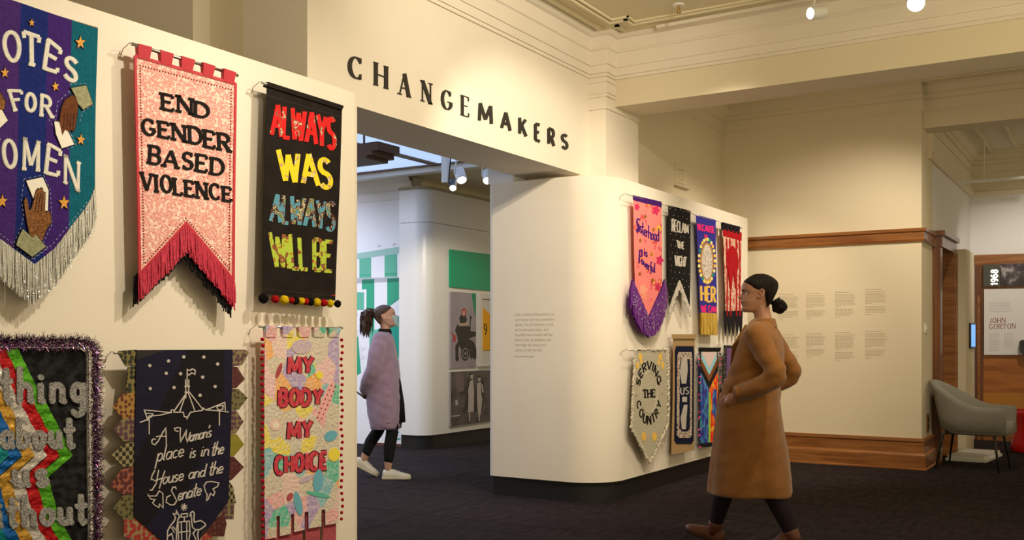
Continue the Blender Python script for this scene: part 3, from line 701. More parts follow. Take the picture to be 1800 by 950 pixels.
word('VIOLENCE', ((249, 304), (404, 330), (405, 355), (250, 333)), 5.8, M2, M_blk, b2, gap=.3, serif=4.5, contrast=.25, jit=1)
M_redf = mat('red fringe', (.36, .006, .03), .6, var=((.62, .02, .07), 150, .9))
M_blkf = mat('black fringe', (.010, .007, .008), .7)
e2 = [(243, 485), (326.5, 396), (411, 497)]
fringe(e2, lambda x: 50, 330, 2.2, M2, M_redf, b2, .003, .25)
fringe([(240, 487), (326, 402), (410, 502)], lambda x: 58, 330, 2.4, M2, M_blkf, b2, -.012, .25, drift=-2)

# ================================================================ BANNER 3: always was
M3 = bmap(YB, .003, 3)
b3 = banner('fabric_banner', 'black banner reading ALWAYS WAS ALWAYS WILL BE with red yellow and black pompoms', (520, 530))
M_bc = mat('charcoal black canvas', (.013, .010, .009), .9, var=((.020, .015, .013), 12, .8), bump=(200, .3))
cloth([(470, 145), (601.6, 187)], [(461, 517), (589, 529)], M3, M_bc, b3, 'canvas_panel', nu=12, nv=24)
mb = MB(); ribbon(mb, [(469, 148), (601, 190)], 8, M3, -.02, .008); mb.build('rod_sleeve', M_bc, b3)
mb = MB(); ribbon(mb, [(470, 168), (600, 206)], .7, M3, -.001, .0012); ribbon(mb, [(461, 508), (589, 521)], .7, M3, -.001, .0012); mb.build('hem_seam', mat('seam thread', (.05, .04, .035), .9), b3)
hanger(b3, (460, 146), (603, 188), YB, YW, .006)
def multi(n, stops, sc=24): return mat(n, stops[0][1], .8, pat=('noise', sc, stops, 'CONSTANT', .5), bump=(150, .3))
mr = multi('red patterned applique', [(0, (.66, .02, .02)), (.58, (.35, .12, .05)), (.60, (.03, .015, .01)), (.62, (.75, .62, .45)), (.65, (.66, .02, .02))])
my = multi('yellow patterned applique', [(0, (.85, .66, .03)), (.57, (.45, .25, .12)), (.60, (.75, .70, .55)), (.63, (.85, .66, .03))])
mbl = multi('blue and brown patterned applique', [(0, (.10, .30, .42)), (.47, (.20, .07, .03)), (.50, (.04, .02, .015)), (.54, (.62, .50, .36)), (.58, (.18, .20, .05)), (.64, (.10, .30, .42))])
mg = multi('lime patterned applique', [(0, (.28, .10, .04)), (.42, (.42, .55, .06)), (.60, (.45, .05, .02)), (.64, (.42, .55, .06))])
word('ALWAYS', ((481, 180), (588, 211), (588, 262), (478, 237)), 7.5, M3, mr, b3, gap=.16, jit=.8)
word('WAS', ((489, 261), (579, 281), (582, 331), (494, 316)), 8.5, M3, my, b3, gap=.16, jit=.8)
word('ALWAYS', ((481, 338), (588, 359), (586, 405), (477, 389)), 7, M3, mbl, b3, gap=.16, jit=.8)
word('WILL BE', ((474, 411), (585, 425), (583, 478), (480, 470)), 7, M3, mg, b3, gap=.17, space=.35, jit=.8)
mb = MB(); ribbon(mb, [(583, 519), (589, 519.5)], 2, M3, 0, .002); mb.build('small_red_label', mat('label red', (.4, .02, .02), .8), b3)
PC = {'k': mat('black wool', (.008, .006, .006), 1, bump=(300, 1)), 'r': mat('red wool', (.50, .01, .012), 1, bump=(300, 1)), 'y': mat('yellow wool', (.82, .56, .01), 1, bump=(300, 1))}
def pompom(parent, p, r, m, seed=0):
    R = random.Random(seed); mb = MB(); mb.sphere(p, r, 14, 9)
    mb.v = [tuple(Vector(p)+(Vector(v)-Vector(p))*R.uniform(.88, 1.1)) for v in mb.v]
    return mb.build('pompom', m, parent, smooth=True)
for i, (x, c, r) in enumerate(((462, 'k', 8.5), (482, 'r', 7), (499, 'y', 8), (511, 'r', 5.5), (519, 'k', 7), (528, 'y', 6.5), (537, 'r', 6), (544, 'k', 7), (556, 'y', 7.5), (567, 'r', 6.5), (579, 'y', 7), (591, 'k', 6.5))):
    y = 525+(x-462)*.075; p = M3(x, y, .004+(.004 if i % 2 else 0)); pompom(b3, p, r*p.length/FPX*.95, PC[c], i)

# ================================================================ BANNER 4: pastel patchwork
M4 = bmap(YB, .003, 4)
b4 = banner('fabric_banner', 'pastel patchwork banner reading MY BODY MY CHOICE edged with red pompoms', (530, 940))
past = [(0, (.62, .55, .44)), (.15, (.80, .40, .42)), (.27, (.62, .54, .42)), (.36, (.10, .50, .36)), (.45, (.78, .55, .50)), (.54, (.80, .66, .08)), (.60, (.42, .32, .58)), (.70, (.80, .50, .52)), (.78, (.22, .50, .58)), (.86, (.62, .56, .46)), (.94, (.85, .40, .10))]
M_past = mat('pastel patchwork cotton', (.7, .6, .5), .85, pat=('voronoi', 9.5, past, 'CONSTANT', .10), var=((.72, .66, .58), 45, .45), bump=(60, .7), bump2=(25, .4))
slots = [485.5, 511.5, 536.5, 567.5]
xs = [465, 485, 491, 511, 517, 536, 543, 566, 573, 596]; yb = [949, 945, 943, 939, 936, 932, 930, 926, 924, 920]
cloth([(465, 592), (596, 593)], [(463.5, 911), (597, 893)], M4, M_past, b4, 'patchwork_panel', nu=12, nv=30)
def ytop(x): return 911+(893-911)*(x-463.5)/(133.5)
for i in range(5):
    a, b = xs[2*i], xs[2*i+1]; cloth([(a, ytop(a)-.5), (b, ytop(b)-.5)], [(a, yb[2*i]), (b, yb[2*i+1])], M4, M_past, b4, 'patchwork_flap', nu=2, nv=4)
M_vel = mat('rose velvet', (.42, .05, .07), .9, var=((.30, .02, .04), 30, .7), sheen=.5, bump=(80, .4))
for a, b in ((467, 483), (486, 512), (514, 535), (541, 566), (572, 594)):
    cloth([(a, 893), (b, 890)], [(a-1, 1030), (b+1, 1024)], M4, M_vel, b4, 'velvet_strip', lay=-.012, nu=3, nv=8)
tabs(b4, [((464, 573), (485, 573), (484, 593), (465, 593)), ((494, 574), (516, 574), (514, 593), (496, 593)), ((523, 575), (545, 575), (543, 593), (525, 593)), ((550, 576), (571, 576), (569, 593), (551, 593)), ((576, 577), (597, 577), (594, 593), (578, 593))], M4, M_past)
hanger(b4, (455, 574), (602, 578), YB, YW, .005)
M_ros = mat('rose red cotton', (.55, .035, .07), .8, var=((.62, .12, .12), 40, .7), bump=(100, .4)); M_out = mat('black outline cotton', (.02, .010, .02), .9)
for t, q, wd, gp in (('MY', ((508, 629), (550, 628), (549, 655), (508, 657)), 6.5, .32), ('BODY', ((493, 686), (566, 684), (565, 711), (492, 714)), 7, .34), ('MY', ((508, 744), (549, 740), (548, 768), (507, 772)), 6.5, .32), ('CHOICE', ((484, 803), (576, 796), (575, 823), (484, 834)), 6.8, .34)):
    word(t, q, wd, M4, M_ros, b4, gap=gp, outline=(3, M_out), jit=.7)
M_rp = mat('crimson wool', (.48, .008, .03), 1, bump=(300, .8))
p0 = None
for side in (0, 1):
    n = 32 if side == 0 else 29
    for k in range(n):
        y = 597+k*(948-597)/31 if side == 0 else 598+k*(913-598)/28
        x = (460+.9*math.sin(k*1.7)) if side == 0 else (600+1.2*math.sin(k*1.3)+k*.05)
        p = M4(x, y, .002); q = pompom(b4, p, .0092 if side == 0 else .0085, M_rp, k)
# embroidered shapes
for cx, cy, rx, ry, m, rot in ((490, 652, 4, 14, M_vel, 20), (574, 706, 8, 38, mat('pink pill card', (.80, .42, .42), .7), 18), (484, 748, 10, 10, mat('pale pink disc', (.78, .52, .50), .8), 0), (484, 748, 6, 6, mat('cream disc', (.8, .72, .6), .8), 0), (509, 874, 5, 8, M_vel, 30), (582, 767, 9, 12, mat('sky blue cotton', (.15, .42, .55), .8), 60), (588, 800, 10, 12, mat('lemon cotton', (.82, .68, .08), .8), 10), (530, 610, 18, 13, mat('lilac cotton', (.45, .34, .60), .8, var=((.7, .6, .3), 90, .8)), 0), (512, 700, 0.5, 0.5, mat('mint cotton', (.12, .48, .36), .8), 0), (540, 842, 16, 5, mat('lilac cotton', 0), -25), (560, 846, 9, 20, mat('sky blue cotton', 0), 8), (560, 870, 22, 4, mat('mint cotton', 0), 12), (524, 886, 7, 22, mat('sky blue cotton', 0), -12), (562, 660, 6, 7, mat('lemon cotton', 0), 0)):
    t = math.radians(rot); pts = [(cx+rx*math.cos(a)*math.cos(t)-ry*math.sin(a)*math.sin(t), cy+rx*math.cos(a)*math.sin(t)+ry*math.sin(a)*math.cos(t)) for a in [i*2*math.pi/14 for i in range(14)]]
    poly(pts, M4, m, b4, 'applique_shape', (.0003, .0022 if m.name != 'cream disc' else .003))
mb = MB()
for k in range(8):
    for s in (0, 1):
        x = 582-k*3.4+s*7; y = 678+k*8+s*2; p = M4(x, y, .004); mb.sphere(p, .0035, 6, 4)
mb.build('pill_beads', M_rp, b4)

# ================================================================ BANNER 5: black velvet, tinsel edge
M5 = bmap(YB, .004, 5)
b5 = banner('fabric_banner', 'black velvet banner with satin ribbons, glitter words Nothing about us without us and tinsel edge', (60, 900))
M_velb = mat('crushed black velvet', (.006, .006, .007), .8, var=((.030, .031, .034), 28, .7), bump=(30, 1.0))
cloth([(-190, 612), (140, 612), (152, 622)], [(-190, 1100), (140, 1100), (157, 1100)], M5, M_velb, b5, 'velvet_panel', nu=20, nv=24)
def K5(x, y): return (x/2.57, 580+y/2.57)
chain = [(30, 78), (55, 85), (125, 230), (190, 345), (250, 460), (300, 570), (190, 665), (205, 730), (240, 860), (300, 960), (360, 1120)]
sat = [('green satin ribbon', (.10, .42, .02)), ('red satin ribbon', (.50, .008, .015)), ('white satin ribbon', (.60, .57, .54)), ('gold satin ribbon', (.60, .33, .05)), ('blue satin ribbon', (.006, .13, .48)), ('teal satin ribbon', (.01, .30, .35))]
for k, (n_, c_) in enumerate(sat):
    m = mat(n_, c_, .30, .45, bump=(34, 1.0))
    mb = MB(); top_ = []; bt = []
    ch = chain[1:]
    pts = [(x-58*k, y) for x, y in ch]
    rl = resample(pts, 12); vs = []
    for i, (x, y) in enumerate(rl):
        pk = .0012*math.sin(i*1.1+k)+.0003*k
        for dx in (-29, 29):
            px, py = K5(x+dx*.98, y+(6 if dx < 0 else 0)); vs.append(M5(px, py, .0032+pk))
        for dx in (-29, 29):
            px, py = K5(x+dx*.98, y+(6 if dx < 0 else 0)); vs.append(M5(px, py, .0005))
    fs = []
    for i in range(len(rl)-1):
        a = 4*i; b = a+4; fs += [(a, b, b+1, a+1), (a, a+2, b+2, b), (a+1, b+1, b+3, a+3)]
    mb.add(vs, fs); mb.build('satin_ribbon', m, b5, label=n_)
M_glit = mat('silver glitter', (.42, .41, .40), .35, .2, pat=('voronoi', 420, [(0, (.10, .10, .10)), (.5, (.46, .45, .44)), (.8, (.95, .93, .9))], 'LINEAR', 0), bump=(500, 1.0))
def gl(t, x0, x1, yb_, h, w=30, gap=.42, sl=0):
    q = (K5(x0, yb_-h+sl), K5(x1, yb_-h), K5(x1, yb_), K5(x0, yb_+sl))
    word(t, q, w/2.57, M5, M_glit, b5, gap=gap, rnd=True, lay=(.001, .009))
gl('Nothing', -200, 378, 325, 150, 28, .34)
gl('about', 5, 330, 528, 125, 28, .36)
gl('us', 60, 208, 702, 125, 28, .34)
gl('without', -110, 382, 870, 125, 27, .33, 22)
gl('us', 60, 208, 1050, 125, 28, .34)
G['N2'] = G['N']
mb = MB(); cordp = [(-190, 609), (138, 609), (146, 611), (151, 617), (153, 626), (156, 1100)]
ribbon(mb, cordp, 4, M5, -.003, .008, step=8); mb.build('silver_cord', M_glit, b5)
M_tin = mat('dark tinsel', (.10, .02, .06), .25, .7, pat=('voronoi', 300, [(0, (.03, .006, .02)), (.45, (.18, .03, .10)), (.75, (.06, .04, .30)), (.9, (.85, .8, .85))], 'CONSTANT', 0))
mb = MB(); R = random.Random(5); path = resample([(-190, 602), (146, 602), (156, 606), (162, 614), (165, 628), (166, 1100)], 1.0)
for x, y in path:
    for k in range(7):
        a = R.uniform(0, 2*math.pi); c = M5(x+R.uniform(-4, 4), y+R.uniform(-4, 4), .008); L_ = R.uniform(.02, .038)
        d = Vector((math.cos(a), -abs(R.gauss(0, .6)), math.sin(a))).normalized()*L_; s = Vector((d.z, 0, -d.x)).normalized()*.0011
        mb.add([c-s, c+s, c+d+s*.6, c+d-s*.6], [(0, 1, 2, 3)])
mb.build('tinsel_edge', M_tin, b5, kind='stuff')

# ================================================================ BANNER 6: black, line drawing of a parliament house
M6 = bmap(YB, .003, 6)
b6 = banner('fabric_banner', "black patchwork banner reading A Woman's place is in the House and the Senate", (322, 975))
def K6(x, y): return (x/2.5, 570+y/2.5)
M_dk = mat('black patchwork silk', (.014, .012, .016), .7, pat=('voronoi', (2.4, 2.4, 2.0), [(0, (.012, .010, .014)), (.4, (.030, .028, .028)), (.6, (.014, .013, .032)), (.8, (.020, .015, .012))], 'CONSTANT', 0), bump=(14, .6), bump2=(100, .2))
cloth([(240, 616), (409, 615)], [(236, 908), (322, 984), (368, 930), (402, 882)], M6, M_dk, b6, 'silk_panel', nu=14, nv=28)
petc = [((.20, .16, .05), (.02, .02, .01)), ((.35, .20, .04), (.12, .02, .02)), ((.22, .18, .08), (.10, .04, .06)), ((.02, .02, .01), (.30, .24, .12)), ((.32, .10, .06), (.10, .02, .02)), ((.16, .14, .06), (.06, .05, .02)), ((.30, .22, .10), (.35, .03, .03))]
pm = [mat('tie silk %s' % n_, a, .5, pat=('checker' if i in (3,) else 'dots', 45 if i != 3 else 60, [(0, b), (.32 if i % 2 else .45, b), (.40 if i % 2 else .5, a)], 'LINEAR', 0), bump=(30, .3)) for i, (n_, (a, b)) in enumerate(zip(('olive', 'amber', 'khaki', 'lattice', 'rust', 'moss', 'confetti'), petc))]
mplum = mat('tie silk plum', (.10, .02, .02), .5, pat=('dots', 40, [(0, (.16, .10, .05)), (.3, (.10, .02, .02)), (.6, (.07, .012, .015))], 'LINEAR', 0)); mchar = mat('tie silk chartreuse', (.25, .22, .02), .5, bump=(30, .3))
pet = [([(602, 113), (525, 118), (521, 128), (556, 187), (602, 187)], 0), ([(600, 187), (566, 190), (555, 300), (600, 302)], 0), ([(598, 300), (540, 310), (500, 366), (545, 417), (598, 415)], 1), ([(596, 415), (545, 417), (503, 465), (548, 517), (596, 515)], 2), ([(594, 515), (548, 530), (496, 577), (545, 628), (594, 628)], 3),
       ([(592, 628), (540, 640), (487, 712), (545, 750), (592, 750)], 4), ([(592, 750), (545, 755), (503, 812), (545, 862), (592, 862)], 5), ([(592, 845), (550, 862), (548, 935), (600, 955), (640, 900)], 6), ([(630, 880), (600, 955), (700, 1010), (760, 1000), (700, 930)], 6),
       ([(1020, 113), (1080, 113), (1097, 127), (1065, 182), (1020, 187)], 2), ([(1018, 187), (1045, 190), (1078, 242), (1040, 282), (1016, 284)], 7), ([(1016, 284), (1050, 286), (1090, 325), (1050, 378), (1014, 380)], 5), ([(1014, 380), (1040, 380), (1072, 430), (1038, 482), (1012, 482)], 2),
       ([(1012, 482), (1042, 485), (1074, 530), (1030, 582), (1010, 582)], 8), ([(1010, 582), (1030, 584), (1074, 630), (1020, 687), (1008, 690)], 7), ([(1008, 690), (1025, 712), (1042, 788), (1000, 790)], 3), ([(1004, 780), (1034, 790), (1030, 860), (985, 860), (960, 830)], 2), ([(990, 830), (1000, 880), (990, 935), (920, 935), (900, 905)], 7), ([(900, 900), (940, 935), (900, 1000), (820, 960)], 6)]
pm2 = pm+[mplum, mchar]
for pts, k in pet:
    poly([K6(x, y) for x, y in pts], M6, pm2[k], b6, 'silk_petal', (-.009, -.0045))
hanger(b6, (199, 622), (435, 619), YB+.014, YW, .0035)
M_thr = mat('white chain stitch', (.72, .66, .62), .9, bump=(400, .6))
for x, y in ((657, 183), (740, 163), (807, 145), (894, 146), (954, 176), (730, 217), (793, 219), (889, 234), (660, 284), (765, 280), (943, 275), (878, 314)):
    mb = MB(); cx, cy = K6(x, y)
    for a in (0, 60, 120):
        d = (3*math.cos(math.radians(a+15)), 3*math.sin(math.radians(a+15))); ribbon(mb, [(cx-d[0], cy-d[1]), (cx+d[0], cy+d[1])], 1.5, M6, .0005, .003+a*.00001)
    mb.build('star', M_thr, b6)
def draw(name, paths, w=1.7, K=K6):
    mb = MB()
    for i, p in enumerate(paths): ribbon(mb, [K(*q) for q in p], w, M6, .0003, .003+.0001*(i % 5), rnd=True, step=6)
    return mb.build(name, M_thr, b6)
draw('flag_outline', [[(822, 275), (822, 200), (835, 205), (845, 197), (857, 203), (855, 222), (842, 215), (830, 225), (822, 218)]])
draw('building_outline', [[(815, 245), (817, 325)], [(830, 245), (828, 300)], [(812, 275), (833, 275)], [(812, 300), (833, 300)], [(822, 300), (765, 385)], [(818, 305), (790, 388)], [(828, 305), (855, 380)], [(832, 300), (890, 375)],
    [(615, 433), (650, 420), (655, 405), (700, 402), (750, 390), (755, 378), (765, 378), (765, 388), (806, 388), (810, 408), (820, 408), (822, 418), (828, 405), (838, 388), (888, 380), (893, 370), (902, 378), (940, 380), (1000, 387)],
    [(650, 425), (633, 378), (755, 390)], [(640, 392), (672, 395), (665, 410), (645, 412), (640, 392)], [(656, 410), (656, 485)], [(905, 378), (985, 345), (987, 380)], [(950, 362), (978, 358), (976, 375), (955, 378), (950, 362)], [(962, 385), (962, 445)]])
def script(t, x0, y0, x1, y1, h, w=1.9, sl=.22, gap=.1, sp=.35):
    q = ((x0+h*sl, y0-h), (x1+h*sl, y1-h), (x1, y1), (x0, y0)); word(t, q, w, M6, M_thr, b6, gap=gap, rnd=True, one=False, space=sp, lay=(.0003, .0032))
draw('script_capital', [[(388, 140), (345, 185), (350, 150), (375, 140)][:0] or [(380, 150), (365, 145), (348, 160), (352, 185), (375, 192), (400, 165), (440, 90), (462, 58), (466, 190)], [(385, 130), (415, 122), (466, 128)]], K=lambda x, y: (190+x/4.523, 740+y/4.523))
draw('script_capital', [[(560, 85), (535, 80), (530, 62), (560, 55), (578, 60), (575, 110), (578, 172), (605, 120), (625, 75), (620, 130), (632, 172), (650, 120), (655, 95)]], K=lambda x, y: (190+x/4.523, 740+y/4.523))
script("oman's", 333, 777, 370, 768, 21, gap=.03, sp=.3)
script('place', 276, 812, 322, 803, 27); script('is', 334, 806, 343, 804, 22); script('in', 353, 803, 366, 801, 22); script('the', 371, 802, 391, 798, 24)
draw('script_capital', [[(375, 395), (350, 440), (345, 470), (365, 470)], [(405, 395), (385, 500), (350, 555), (333, 552)], [(455, 400), (430, 470), (410, 540)], [(370, 482), (440, 455)]], K=lambda x, y: (190+x/4.523, 740+y/4.523))
script('ouse', 286, 852, 322, 845, 24); script('and', 332, 843, 360, 838, 22); script('the', 367, 837, 390, 832, 24)
draw('script_capital', [[(545, 545), (540, 528), (520, 530), (508, 560), (530, 600), (550, 640), (530, 670), (500, 672), (465, 650), (470, 610), (500, 595)]], K=lambda x, y: (190+x/4.523, 740+y/4.523))
script('enate', 313, 881, 353, 871, 24, gap=.06)
draw('leaf_outline', [[(317, 585), (320, 600), (365, 600), (385, 600), (410, 560), (438, 580), (440, 695), (412, 665), (405, 692), (370, 672), (355, 655), (375, 628), (340, 625), (317, 585)]], K=lambda x, y: (190+x/4.523, 740+y/4.523))
draw('leaf_outline', [[(880, 495), (825, 485), (785, 490), (765, 520), (775, 560), (790, 590), (785, 638), (800, 625), (815, 580), (838, 598), (850, 570), (835, 545), (870, 525), (880, 495)]], K=lambda x, y: (190+x/4.523, 740+y/4.523))
K6b = lambda x, y: (190+x/4.523, 740+y/4.523)
draw('star', [[(608-25*math.cos(a), 690-28*math.sin(a)), (608+25*math.cos(a), 690+28*math.sin(a))] for a in (0.2, .98, 1.76, 2.55)], 1.5, K6b)
draw('kangaroo_outline', [[(470, 1010), (475, 880), (500, 835), (530, 800), (540, 770), (520, 740), (545, 745), (548, 715), (560, 745), (575, 765), (560, 785), (550, 850), (545, 960), (540, 1010)], [(505, 850), (530, 890)], [(520, 845), (540, 870)], [(480, 920), (510, 900), (520, 960)]], 1.9, K6b)
draw('shield_outline', [[(560, 810), (650, 800), (655, 900), (640, 990), (600, 1040), (565, 990), (560, 810)], [(585, 808), (590, 1000)], [(630, 803), (628, 1000)], [(560, 890), (655, 880)], [(585, 745), (635, 740), (635, 765), (585, 768), (585, 745)], [(610, 770), (610, 805)]], 1.7, K6b)
draw('emu_outline', [[(655, 760), (660, 735), (680, 722), (690, 740), (685, 790), (690, 810), (740, 795), (775, 820), (778, 835), (740, 865), (700, 870), (675, 850), (668, 800), (665, 750), (655, 760)], [(700, 870), (680, 900), (700, 940), (690, 1000)], [(725, 868), (715, 910), (728, 1000)]], 1.9, K6b)

# ================================================================ RIGHT WALL BANNERS
GR = None
def small_hang(b, a, c): hanger(b, a, c, YB, YW, .004)
def dotsmb(pts, r, M, m, b, name, lay=.004):
    mb = MB()
    for x, y in pts:
        p = M(x, y, lay); mb.sphere(p, r, 6, 4, (1, .5, 1))
    return mb.build(name, m, b, kind='stuff')
# --- pink
R1 = bmap(YB, .003, 7)
c1 = banner('fabric_banner', 'pink pointed banner reading Sisterhood is Powerful with purple sequin fringe', (1139, 555))
M_pk = mat('coral pink cotton', (.82, .22, .20), .85, pat=('noise', 9, [(0, (.84, .24, .22)), (.57, (.84, .22, .20)), (.62, (.55, .02, .09)), (.68, (.84, .45, .08)), (.74, (.8, .3, .3))], 'LINEAR', .2), bump=(60, .3))
cloth([(1114, 350), (1162, 362)], [(1117, 502), (1139.5, 556), (1163.5, 502)], R1, M_pk, c1, 'pink_panel', nu=8, nv=16)
M_pur = mat('deep purple cotton', (.05, .008, .13), .7)
cloth([(1112.5, 343), (1162, 355)], [(1113, 352), (1162, 365)], R1, M_pur, c1, 'purple_hem', lay=.002, nu=4, nv=2)
small_hang(c1, (1102, 345), (1164, 357))
M_pfr = mat('purple metallic fringe', (.12, .01, .25), .35, .4, var=((.30, .05, .45), 120, .8))
fringe([(1107.5, 512), (1112, 492), (1117, 505), (1139.5, 558), (1164, 505), (1167, 492), (1171, 512)], lambda x: (60-22*math.exp(-((x-1139)/9)**2)) if 1112 < x < 1167 else 32, 620, 1.5, R1, M_pfr, c1, .0, .12, spread=.008)
RR = random.Random(9)
dotsmb([(1139+RR.gauss(0, 13), 0) for _ in range(0)] or [(x, 510+44*max(0, 1-abs(x-1139)/26)+RR.uniform(4, 38)) for x in [RR.uniform(1110, 1169) for _ in range(110)]], .0046, R1, mat('lilac sequin', (.85, .75, .95), .2, .7), c1, 'sequins', .015)
M_ptx = mat('purple painted lettering', (.06, .01, .16), .7)
def arcmap(x0, y0, x1, y1, h, sag):
    def f(u, v): return (x0+(x1-x0)*u, y0+(y1-y0)*u+sag*4*u*(1-u)-h*v)
    return f
word('sisterhood', None, 1.6, R1, M_ptx, c1, gap=.08, rnd=True, arc=arcmap(1120, 402, 1157, 424, 22, 5), one=True, name='lettering', lay=(.0004, .0025))
mb = MB(); ribbon(mb, [(1125, 386), (1121, 385), (1119.5, 391), (1123, 397), (1125, 404), (1121, 408), (1119, 404)], 2.4, R1, .0004, .0027, rnd=True); mb.build('lettering', M_ptx, c1)
word('is', None, 1.7, R1, M_ptx, c1, gap=.12, rnd=True, arc=arcmap(1133, 449, 1138, 452, 15, 0), one=True, name='lettering')
word('owerful', None, 1.6, R1, M_ptx, c1, gap=.08, rnd=True, arc=arcmap(1128, 463, 1151, 479, 16, 3), one=True, name='lettering')
mb = MB(); ribbon(mb, [(1124, 462), (1125, 440), (1129, 440), (1129, 450), (1124, 452)], 2.3, R1, .0004, .0027, rnd=True); mb.build('lettering', M_ptx, c1)
for x, y, r, c in ((1120, 364, 5, (.62, .03, .12)), (1152, 370, 7, (.62, .03, .12)), (1159, 458, 7, (.62, .03, .12)), (1157, 402, 5, (.85, .45, .05)), (1131, 510, 8, (.85, .35, .25)), (1133, 520, 6, (.85, .30, .20)), (1156, 505, 6, (.60, .03, .1)), (1134, 381, 3, (.3, .12, .02)), (1148, 404, 3, (.4, .15, .02)), (1126, 423, 3, (.35, .12, .02)), (1145, 447, 3, (.5, .2, .02)), (1125, 482, 3, (.35, .12, .02)), (1147, 493, 3, (.35, .12, .02))):
    m = mat('flower %0.2f %0.2f' % (c[0], c[1]), c, .8, bump=(80, .8)); pts = [(x+r*.8*(1+.25*math.cos(5*a))*math.cos(a), y+r*1.1*(1+.25*math.cos(5*a))*math.sin(a)) for a in [i*math.pi/10 for i in range(20)]]
    poly(pts, R1, m, c1, 'flower', (.0003, .0016))
# --- reclaim the night
R2 = bmap(YB, .003, 8)
c2 = banner('fabric_banner', 'black swallowtail banner reading RECLAIM THE NIGHT with white dots', (1193, 500))
M_knit = mat('black knit', (.012, .011, .011), .95, bump=(150, .8))
cloth([(1175, 361), (1214, 371)], [(1177, 547), (1193.5, 496), (1213, 547)], R2, M_knit, c2, 'knitted_panel', nu=8, nv=18)
small_hang(c2, (1168, 363), (1215, 372))
M_wy = mat('white wool', (.72, .66, .58), 1, bump=(300, .8))
fringe([(1176, 545), (1193.5, 494), (1213, 546)], 14, 130, 2.2, R2, M_wy, c2, .002, .3)
RR = random.Random(3); dp = []
for j in range(16):
    for i in range(5):
        x = 1178+i*8+(j % 2)*4+RR.uniform(-1.5, 1.5); y = 367+j*11+(x-1178)*.2+RR.uniform(-2, 2)
        if x < 1212 and not (388 < y < 478 and 1181 < x < 1209 and RR.random() < .6) and y < 490+abs(x-1193)*2.2: dp.append((x, y))
dotsmb(dp, .0042, R2, M_wy, c2, 'felt_dots')
word('RECLAIM', ((1181, 385), (1209, 396), (1209, 411), (1181, 407)), 1.7, R2, M_wy, c2, gap=.15, one=True, name='lettering')
word('THE', ((1188, 423), (1201, 427), (1201, 438), (1190, 436)), 2, R2, M_wy, c2, gap=.2, one=True, name='lettering')
word('NIGHT', ((1186, 449), (1206, 453), (1204, 469), (1188, 468)), 1.7, R2, M_wy, c2, gap=.15, one=True, name='lettering')
# --- because of her we can
R3 = bmap(YB, .003, 9)
c3 = banner('fabric_banner', 'blue banner reading BECAUSE OF HER WE CAN with oval medallion and gold fringe', (1246, 552))
M_bl = mat('royal blue cotton', (.035, .03, .28), .85, bump=(60, .3))
cloth([(1223.5, 377), (1257.6, 387)], [(1231, 551), (1260, 552.5)], R3, M_bl, c3, 'blue_panel', nu=6, nv=16)
small_hang(c3, (1218, 378), (1259, 388))
M_mag = mat('magenta felt', (.75, .03, .20), .9); M_yel = mat('mustard felt', (.80, .50, .10), .9)
word('BECAUSE', ((1225.5, 394), (1255, 399), (1255.5, 410), (1227, 404)), 2.0, R3, M_mag, c3, gap=.2, one=True, name='lettering')
word('OF', ((1238, 413), (1243.5, 414), (1243.5, 418), (1238, 417)), 1.4, R3, M_mag, c3, gap=.2, one=True, name='lettering')
word('HER', ((1231.5, 503), (1256, 506), (1256.5, 532), (1232.5, 529)), 3.6, R3, M_yel, c3, gap=.25, one=True, name='lettering')
word('WE CAN', ((1232, 537), (1258, 539), (1258.5, 550), (1233, 549)), 2.0, R3, M_mag, c3, gap=.2, one=True, name='lettering')
def ell(cx, cy, rx, ry, n=24): return [(cx+rx*math.cos(i*2*math.pi/n), cy+ry*math.sin(i*2*math.pi/n)) for i in range(n)]
poly(ell(1242, 460, 12, 34), R3, mat('bronze ribbon oval', (.45, .22, .05), .6), c3, 'oval_frame', (.0004, .002))
poly(ell(1242, 461, 9.5, 31), R3, mat('printed portrait cotton', (.62, .58, .52), .8, pat=('noise', 40, [(.35, (.30, .24, .20)), (.5, (.62, .55, .48)), (.62, (.75, .70, .64))], 'LINEAR', .3)), c3, 'medallion', (.0004, .003))
for k in range(26):
    a = k*2*math.pi/26; x, y = 1242+14.3*math.cos(a), 459+38*math.sin(a)
    poly(ell(x, y, 2.1, 3.4, 8), R3, (M_yel if k % 3 else mat('teal felt', (.02, .25, .25), .9)) if k % 2 else mat('pale lemon felt', (.8, .72, .25), .9), c3, 'leaf', (.0005, .003+.0002*(k % 2)))
M_gf = mat('gold metallic fringe', (.62, .36, .02), .3, .5, var=((.90, .66, .10), 150, .8))
fringe([(1231.5, 551), (1260, 552.5)], 38, 110, 1.6, R3, M_gf, c3, .002, .08)
# --- red figure
R4 = bmap(YB, .003, 10)
c4 = banner('fabric_banner', 'red and cream crocheted banner with a red suited figure and black points', (1288, 550))
cloth([(1271, 404), (1304, 411)], [(1275, 560), (1303, 556)], R4, mat('cream and red patchwork', (.7, .5, .4), .9, pat=('noise', (55, 55, 12), [(.40, (.45, .02, .03)), (.46, (.75, .55, .42)), (.56, (.78, .62, .48)), (.6, (.10, .03, .02)), (.63, (.70, .35, .10))], 'CONSTANT', .1), bump=(90, .6)), c4, 'patchwork_panel', nu=6, nv=14)
M_cr = mat('red crochet', (.52, .012, .02), .95, bump=(180, 1.0), var=((.35, .005, .01), 60, .8))
cloth([(1270, 402), (1304, 409)], [(1270.5, 415), (1304, 424)], R4, M_cr, c4, 'red_hem', lay=.002, nu=4, nv=3)
poly([(1283, 434), (1288, 432), (1291, 437), (1296, 446), (1298, 470), (1295, 478), (1294, 500), (1292, 508), (1288, 476), (1285, 508), (1281, 506), (1279, 476), (1276, 470), (1276, 444)], R4, M_cr, c4, 'crochet_figure', (.0006, .008))
